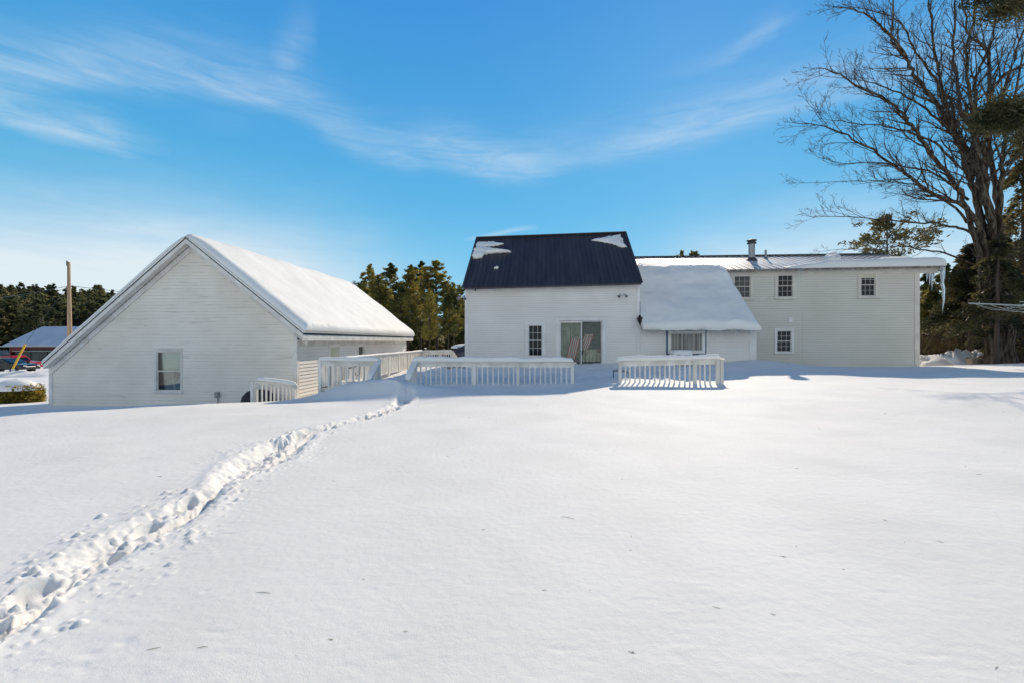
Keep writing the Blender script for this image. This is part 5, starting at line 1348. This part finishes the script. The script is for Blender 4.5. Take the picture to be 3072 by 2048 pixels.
# open pine behind the tin roof
x=WX(2660,40); g0=gz(x,40); H=W(2655,655,40).z-g0
conifer_tree('pine_tree',(x,40,g0),dict(seed=41,H=H,R0=4.3,n_b=42,nl=110,size=.12,droop=0,start=.55,style='pine',tr=.16),'sparse pine with open crown rising behind the tin roof','tree',None,'hemlock')
for k,(px,py) in enumerate(((2050,756),(2072,760))):
    x=WX(px,70); g0=gz(x,70); H=W(px,py,70).z-g0
    conifer_tree('pine_tree',(x,70,g0),dict(seed=51+k,H=H,R0=3.2,n_b=40,nl=60,size=.24,droop=0,start=.5,style='pine',tr=.2),('left' if k==0 else 'right')+' one of two distant treetops peeping over the tin roof','tree','distant treetops','pine')
# pine boughs from a big pine standing just outside the frame
x=WX(3330,19); g0=gz(x,19)
bp=empty('pine_tree',(x,19,g0),'large pine outside the right edge, its boughs crossing the sky','tree')
mb=MB(); mb.tube([(x,19,g0-.3),(x+.1,19,8),(x,19.2,19)],[.42,.32,.16],12)
R=np.random.RandomState(9); PP=[];DD=[]
def bough(pts,width,m):
    pts=[Vector(p) for p in pts]; mb.tube(smooth(pts,3),[.07-.055*i/(len(smooth(pts,3))-1) for i in range(len(smooth(pts,3)))],6)
    sp=smooth(pts,4); A_=np.array([tuple(p) for p in sp]); n=len(A_)-1
    nc_=int(m/70)
    f=R.uniform(.25,1,nc_)*n; i=np.minimum(f.astype(int),n-1); C_=A_[i]*(1-(f-i)[:,None])+A_[i+1]*(f-i)[:,None]+R.normal(size=(nc_,3))*np.array([.8,.8,.5])*width
    w=R.randint(0,nc_,m); q=C_[w]+R.normal(size=(m,3))*np.array([.26,.26,.13])
    d=A_[-1]-A_[0]; d/=np.linalg.norm(d); PP.append(q); DD.append(np.repeat((d+np.array([0,0,.25]))[None],m,0)+R.normal(size=(m,3))*.45)
bough([(x,19,W(3200,300,19).z),W(3100,330,18.6),W(3030,335,18.3),W(2965,338,18)],.45,5200)
bough([(x,19,W(3200,360,19).z),W(3110,350,19.6),W(3040,355,20),W(2985,372,20)],.35,3000)
bough([(x,19,W(3300,60,19).z),W(3120,10,18),W(3050,12,17.5),W(2998,30,17.2)],.25,2600)
bough([(x,19,W(3300,-20,19).z),W(3080,-20,17),W(2960,-12,16.4),W(2960,-5,16.2)],.2,1200)
bough([(x,19,W(3300,430,19).z),W(3150,420,18),W(3080,400,17.4)],.4,2500)
P_=np.concatenate(PP);D_=np.concatenate(DD); V_,Q_=leaves(len(P_),lambda n,R_:(P_,D_),.045,seed=3,elong=5)
mb.build('trunk','bark_pine',bp,True); npmesh('needles',V_,Q_,'hemlock',bp,False)
# brush: tangle of dry stems under the trees
R=random.Random(12); mb=MB()
for k in range(7000):
    Y=33.3+9*R.random()**1.6; px=R.uniform(2735,3120); x=WX(px,Y); z0=gq(x,Y)
    h=R.uniform(.5,2.2)*(1.0 if Y<38 else 1.5); d=Vector((R.gauss(0,.45),R.gauss(0,.45),1)).normalized()
    p=Vector((x,Y,z0)); q=p+d*h*.5; s_=q+Vector((d.x+R.gauss(0,.3),d.y,d.z)).normalized()*h*.5
    w=R.uniform(.012,.032)
    mb.add([p+Vector((w,0,0)),p-Vector((w,0,0)),q-Vector((w*.7,0,0)),q+Vector((w*.7,0,0)),s_],[(0,1,2,3),(3,2,4)])
    if R.random()<.6:
        e=q+Vector((R.gauss(0,.5),R.gauss(0,.4),R.uniform(.1,.6)))*h*.35; mb.add([q+Vector((0,0,w)),q-Vector((0,0,w)),e],[(0,1,2)])
tag(mb.build('brush','brush'),'tangle of dry brown brush and saplings beyond the right corner',cat='brush',kind='stuff')
for i,(p_,q_,Yy) in enumerate((((2785,1030),(2816,986),33),((2868,1022),(2850,985),33.4))):
    a_=W(*p_,Yy);b_=W(*q_,Yy); mb=MB(); mb.tube([a_+(a_-b_)*.5,a_,b_],[.035,.03,.015],6)
    tag(mb.build('leaning_pole','straw'),('pale bare stem leaning right in the brush beside the wing','pale bare stem leaning left in the brush beside the snow banks')[i],'dead stem')
# small far details right: car, fence posts, log
cx=WX(2957,34); car('car',(cx+.6,34.5,gz(cx,34.5)),math.radians(100),'carblack','dark car half hidden behind the maple trunks')
mb=MB()
fe=empty('fence',(WX(3050,30),30,.5),'weathered brown post and rail fence right of the maple trunks','fence')
for k,px in enumerate((3048,3085,3125)):
    x=WX(px,30); m_=MB(); z0=gz(x,30); m_.box(x-.10,x+.10,29.9,30.1,z0-.2,z0+1.0); m_.build('post','polewood',fe)
m_=MB(); xa,xb=WX(3040,30),WX(3130,30); z0=gz(xa,30); m_.box(xa,xb,29.86,29.9,z0+.35,z0+.95); m_.build('rail','wood',fe)
f2_=empty('fence_post',(WX(2942,31),31,.5),'short brown post standing left of the maple trunks','post')
m_=MB(); x=WX(2942,31); z0=gz(x,31); m_.box(x-.09,x+.09,30.9,31.08,z0-.2,W(2942,1046,31).z); m_.box(x-.02,x+.9,30.94,31.0,W(2942,1060,31).z,W(2942,1052,31).z); m_.build('post','polewood',f2_)
m_=MB(); x=WX(2928,27.5); z0=gz(x,27.5); m_.box(x-.32,x+.55,27.3,27.7,z0-.1,z0+.30); m_.box(x-.34,x-.2,27.28,27.72,z0-.1,z0+.34); tag(m_.build('timber_block','wood'),'low squared timber block lying at the foot of the maple','timber')
# rotary clothes dryer
cl=empty('clothes_dryer',(WX(3150,9.5),9.5,.1),'aluminium rotary clothes dryer reaching in from the right edge','clothes dryer')
hub=Vector((WX(3240,9.0),9.0,0)); ztop=W(3150,905,9.2).z; zarm=W(3000,914,9.2).z; g0=gz(hub.x,hub.y)
m_=MB(); m_.tube([hub+Vector((0,0,g0-.2)),hub+Vector((0,0,ztop+.3))],.025,10); m_.build('pole','alum',cl)
ends=[W(2907,910,8.0),W(3300,900,6.8),W(3420,900,11.5),W(3060,905,12.6)]
zc=sum(e.z for e in ends)/4
hubp=hub+Vector((0,0,ends[0].z-.02))
for e in ends:
    m_=MB(); m_.beam(hubp,e,.018,.018); m_.build('arm','steel',cl)
    m_=MB(); m_.beam(hub+Vector((0,0,ztop+.25)),hubp.lerp(e,.55),.012,.02); m_.build('brace','alum',cl)
m_=MB()
for k in range(7):
    t=.96-.12*k
    for i in range(4):
        a_=hubp.lerp(ends[i],t); b_=hubp.lerp(ends[(i+1)%4],t); pts=[]
        for j in range(9):
            s_=j/8; p=a_.lerp(b_,s_); p.z-=(.16+.03*math.sin(k*2+i))*4*s_*(1-s_)*t; pts.append(p)
        m_.tube(pts,.0025,4)
m_.build('clothes_lines','line',cl)

# debris on the snow
R=random.Random(31); spots=[(478,1428,.09),(1703,1552,.13),(1614,1213,.06),(2390,1404,.05),(790,1777,.10),(460,1945,.06),(608,1940,.05),(1893,1608,.05),(2937,1422,.10),(2656,1560,.04),(3010,1226,.10),(2655,1238,.06),(1217,1893,.03)]
for k in range(34): spots.append((R.uniform(500,3050),1160+R.random()**1.4*850,R.uniform(.012,.045)))
for i,(px,py,L) in enumerate(spots):
    D=1.6*F/(py-1024); lat=(px-1536)/F*D; x,y=lat*CT-ST*D,lat*ST+CT*D
    for _ in range(3):
        z=gz(x,y); D=(EZ-z)*F/(py-1024); lat=(px-1536)/F*D; x,y=lat*CT-ST*D,lat*ST+CT*D
    z=gz(x,y)+.0015; a_=R.uniform(-.6,.6) if R.random()<.7 else R.uniform(0,3); d=Vector((math.cos(a_),math.sin(a_),0)); s_=Vector((-d.y,d.x,0)); c=Vector((x,y,z))
    m_=MB(); m_.tube([c-d*L/2,c+s_*L*R.uniform(-.08,.08)+Vector((0,0,.002)),c+d*L/2],[.0007,.0015,.0006],5)
    if i%11==0: m_.tube([c,c+d*L*.2+s_*L*.22],[.002,.001],4)
    tag(m_.build('twig','straw'),'tiny dry twig lying on the open snow','twig','twigs scattered over the snow')

# ================= SKY, SUN, CAMERA =================
SUN_EL=math.radians(29.8); SUN_AZ=math.radians(17)
sd=Vector((math.sin(SUN_AZ)*math.cos(SUN_EL),math.cos(SUN_AZ)*math.cos(SUN_EL),math.sin(SUN_EL)))
L=bpy.data.lights.new('sun','SUN'); L.energy=3.15; L.angle=math.radians(.53); L.color=(1,.875,.70)
lo=bpy.data.objects.new('sun',L); COL.objects.link(lo); lo.rotation_euler=(-sd).to_track_quat('-Z','Y').to_euler()
w=bpy.data.worlds.new('World'); S.world=w; w.use_nodes=True; nt=w.node_tree; bg=nt.nodes['Background']
N=nt.nodes.new
sky=N('ShaderNodeTexSky'); sky.sky_type='NISHITA'; sky.sun_disc=False; sky.sun_elevation=SUN_EL; sky.sun_rotation=SUN_AZ
sky.air_density=1.0; sky.dust_density=0.2; sky.ozone_density=3.0; sky.altitude=200
tc=N('ShaderNodeTexCoord'); sp=N('ShaderNodeSeparateXYZ'); nt.links.new(tc.outputs['Generated'],sp.inputs[0])
def Mt(op,a_,b_=None,c_=None):
    n=N('ShaderNodeMath'); n.operation=op
    for i,v in enumerate((a_,b_,c_)):
        if v is None: continue
        if hasattr(v,'is_output') or hasattr(v,'links'): nt.links.new(v,n.inputs[i])
        else: n.inputs[i].default_value=v
    return n.outputs[0]
X_,Y_,Z_=sp.outputs[0],sp.outputs[1],sp.outputs[2]
az=Mt('ARCTAN2',X_,Y_); el=Mt('ARCSINE',Z_)
def azel(px,py):
    v=W(px,py,1.0)-Vector((0,0,EZ)); v.normalize(); return math.atan2(v.x,v.y),math.asin(v.z)
cmb=N('ShaderNodeCombineXYZ'); nt.links.new(az,cmb.inputs[0]); nt.links.new(el,cmb.inputs[1])
def noise(sx,sy,sc,det=6,rot=0,off=0,dist=.4,rough=.55):
    mp=N('ShaderNodeMapping'); mp.inputs['Scale'].default_value=(sx,sy,1); mp.inputs['Rotation'].default_value=(0,0,rot); mp.inputs['Location'].default_value=(off,off,0)
    nt.links.new(cmb.outputs[0],mp.inputs[0]); n=N('ShaderNodeTexNoise'); n.inputs['Scale'].default_value=sc; n.inputs['Detail'].default_value=det; n.inputs['Distortion'].default_value=dist; n.inputs['Roughness'].default_value=rough
    nt.links.new(mp.outputs[0],n.inputs[0]); return n.outputs['Fac']
def band(pts,wu,wd,n_amp=.03,seed=0.):
    """soft streak following (px,py,strength) points; returns mask 0..1"""
    ae=[azel(p[0],p[1]) for p in pts]; a0,a1=ae[0][0],ae[-1][0]; emin=min(e for _,e in ae)-.02; emax=max(e for _,e in ae)+.02
    t=N('ShaderNodeMapRange'); nt.links.new(az,t.inputs[0]); t.inputs[1].default_value=a0; t.inputs[2].default_value=a1
    fc=N('ShaderNodeFloatCurve'); nt.links.new(t.outputs[0],fc.inputs['Value']); cv=fc.mapping.curves[0]
    def setc(cv,vals):
        cv.points[0].location=(vals[0]); cv.points[1].location=(vals[-1])
        for v in vals[1:-1]: cv.points.new(*v)
    setc(cv,[((a_-a0)/(a1-a0),(e-emin)/(emax-emin)) for a_,e in ae]); fc.mapping.update()
    ec=Mt('MULTIPLY_ADD',fc.outputs[0],emax-emin,emin)
    fs=N('ShaderNodeFloatCurve'); nt.links.new(t.outputs[0],fs.inputs['Value']); setc(fs.mapping.curves[0],[((a_-a0)/(a1-a0),p[2]) for (a_,e),p in zip(ae,pts)]); fs.mapping.update()
    nz=noise(3,9,2,5,0,seed); d=Mt('SUBTRACT',el,ec); d=Mt('ADD',d,Mt('MULTIPLY',Mt('SUBTRACT',nz,.5),n_amp*2))
    pos=Mt('MAXIMUM',d,0.0); neg=Mt('MINIMUM',d,0.0)
    q=Mt('ADD',Mt('POWER',Mt('DIVIDE',pos,wu),2.0),Mt('POWER',Mt('ABSOLUTE',Mt('DIVIDE',neg,wd)),2.0))
    g_=Mt('EXPONENT',Mt('MULTIPLY',q,-1.0)); return Mt('MULTIPLY',g_,fs.outputs[0])
fine=noise(2.2,14,3,7,-.12,5,.6,.6)
fineM=N('ShaderNodeMapRange'); nt.links.new(fine,fineM.inputs[0]); fineM.inputs[1].default_value=.3; fineM.inputs[2].default_value=.68; fineM.inputs[3].default_value=.16; fineM.inputs[4].default_value=1.0
b1=band([(-400,150,.45),(0,225,.55),(400,235,.55),(800,290,.6),(1000,390,.4),(1200,470,.45),(1300,470,.6),(1540,510,.7),(1750,470,.35),(2000,420,.55),(2400,300,.5),(2800,200,.3)],.055,.022,.012,3.)
b2=band([(-300,300,.7),(0,340,.85),(130,385,.8),(300,415,.75),(420,455,.25),(560,470,0.)],.035,.018,.010,9.)
b3=band([(550,330,0.),(780,260,.2),(860,190,.35),(900,150,.25),(960,110,0.)],.05,.05,.02,13.)
b4=band([(1900,230,0.),(2150,190,.2),(2260,120,.35),(2310,92,.4),(2350,72,.2),(2420,50,0.)],.02,.014,.008,17.)
b5=band([(-600,880,1.),(0,850,1.),(500,850,1.),(800,850,.85),(1050,860,.5),(1350,880,.12),(1600,900,.05),(1900,880,.2),(2200,860,.65),(2500,850,.8),(3000,830,.6),(3500,820,.5)],.115,.5,.03,21.)
b6=band([(1380,722,0.),(1450,712,.3),(1560,690,.3),(1620,684,0.)],.006,.004,.003,25.)
cl_=Mt('MAXIMUM',b1,b2); cl_=Mt('MAXIMUM',cl_,b3); cl_=Mt('MAXIMUM',cl_,b4); cl_=Mt('MULTIPLY',cl_,fineM.outputs[0]); cl_=Mt('MULTIPLY',cl_,.8); cl_=Mt('MAXIMUM',cl_,Mt('MULTIPLY',b5,Mt('MULTIPLY_ADD',fineM.outputs[0],.35,.98))); cl_=Mt('MAXIMUM',cl_,b6)
front=Mt('GREATER_THAN',Y_,-0.2); 
hsv=N('ShaderNodeHueSaturation'); hsv.inputs['Saturation'].default_value=1.25; hsv.inputs['Value'].default_value=1.0; nt.links.new(sky.outputs[0],hsv.inputs['Color'])
mx=N('ShaderNodeMix'); mx.data_type='RGBA'; mx.clamp_factor=True
bk_fill=N('ShaderNodeMapRange'); bk_fill.interpolation_type='SMOOTHSTEP'; nt.links.new(Y_,bk_fill.inputs[0]); bk_fill.inputs[1].default_value=-.12; bk_fill.inputs[2].default_value=-.5
bz_=N('ShaderNodeMapRange'); bz_.interpolation_type='SMOOTHSTEP'; nt.links.new(Z_,bz_.inputs[0]); bz_.inputs[1].default_value=.80; bz_.inputs[2].default_value=.45
cl_=Mt('MAXIMUM',cl_,Mt('MULTIPLY',Mt('MULTIPLY',bk_fill.outputs[0],bz_.outputs[0]),Mt('MULTIPLY_ADD',fineM.outputs[0],.3,.85)))  # bright cloud bank added behind the camera to fill the shaded walls
clf=Mt('MULTIPLY',Mt('MINIMUM',cl_,1.12),.83)
EXP=.42; GAIN=1/(2**EXP*.10)
def lin(c): return [((v/255+.055)/1.055)**2.4 if v>10 else v/255/12.92 for v in c]
rm=N('ShaderNodeValToRGB'); nt.links.new(Z_,rm.inputs[0]); cr=rm.color_ramp
stops=[(0.0,(158,214,238)),(.12,(118,199,235)),(.27,(90,182,229)),(.45,(74,165,225)),(.6,(63,150,222)),(.70,(40,84,150)),(1.0,(30,64,122))]
while len(cr.elements)<len(stops): cr.elements.new(.5)
for e_,(p_,c_) in zip(cr.elements,stops): e_.position=p_; e_.color=(*lin(c_),1)
vm=N('ShaderNodeVectorMath'); vm.operation='SCALE'; vm.inputs['Scale'].default_value=GAIN; nt.links.new(rm.outputs[0],vm.inputs[0])
m0=N('ShaderNodeMix'); m0.data_type='RGBA'; m0.inputs[0].default_value=.88; nt.links.new(hsv.outputs[0],m0.inputs[6]); nt.links.new(vm.outputs[0],m0.inputs[7])
cc_=lin((228,239,245)); nt.links.new(clf,mx.inputs[0]); nt.links.new(m0.outputs[2],mx.inputs[6]); mx.inputs[7].default_value=(cc_[0]*GAIN,cc_[1]*GAIN,cc_[2]*GAIN,1)
nt.links.new(mx.outputs[2],bg.inputs[0]); bg.inputs[1].default_value=.10
cam=bpy.data.cameras.new('camera'); co=bpy.data.objects.new('camera',cam); COL.objects.link(co)
cam.sensor_width=36; cam.lens=36*F/3072; co.location=(0,0,EZ); co.rotation_euler=(math.radians(90),0,TH); cam.clip_end=3000; cam.clip_start=.05
S.camera=co
S.render.engine='CYCLES'
vs=S.view_settings; vs.view_transform='Standard'; vs.look='None'; vs.exposure=EXP; vs.gamma=1
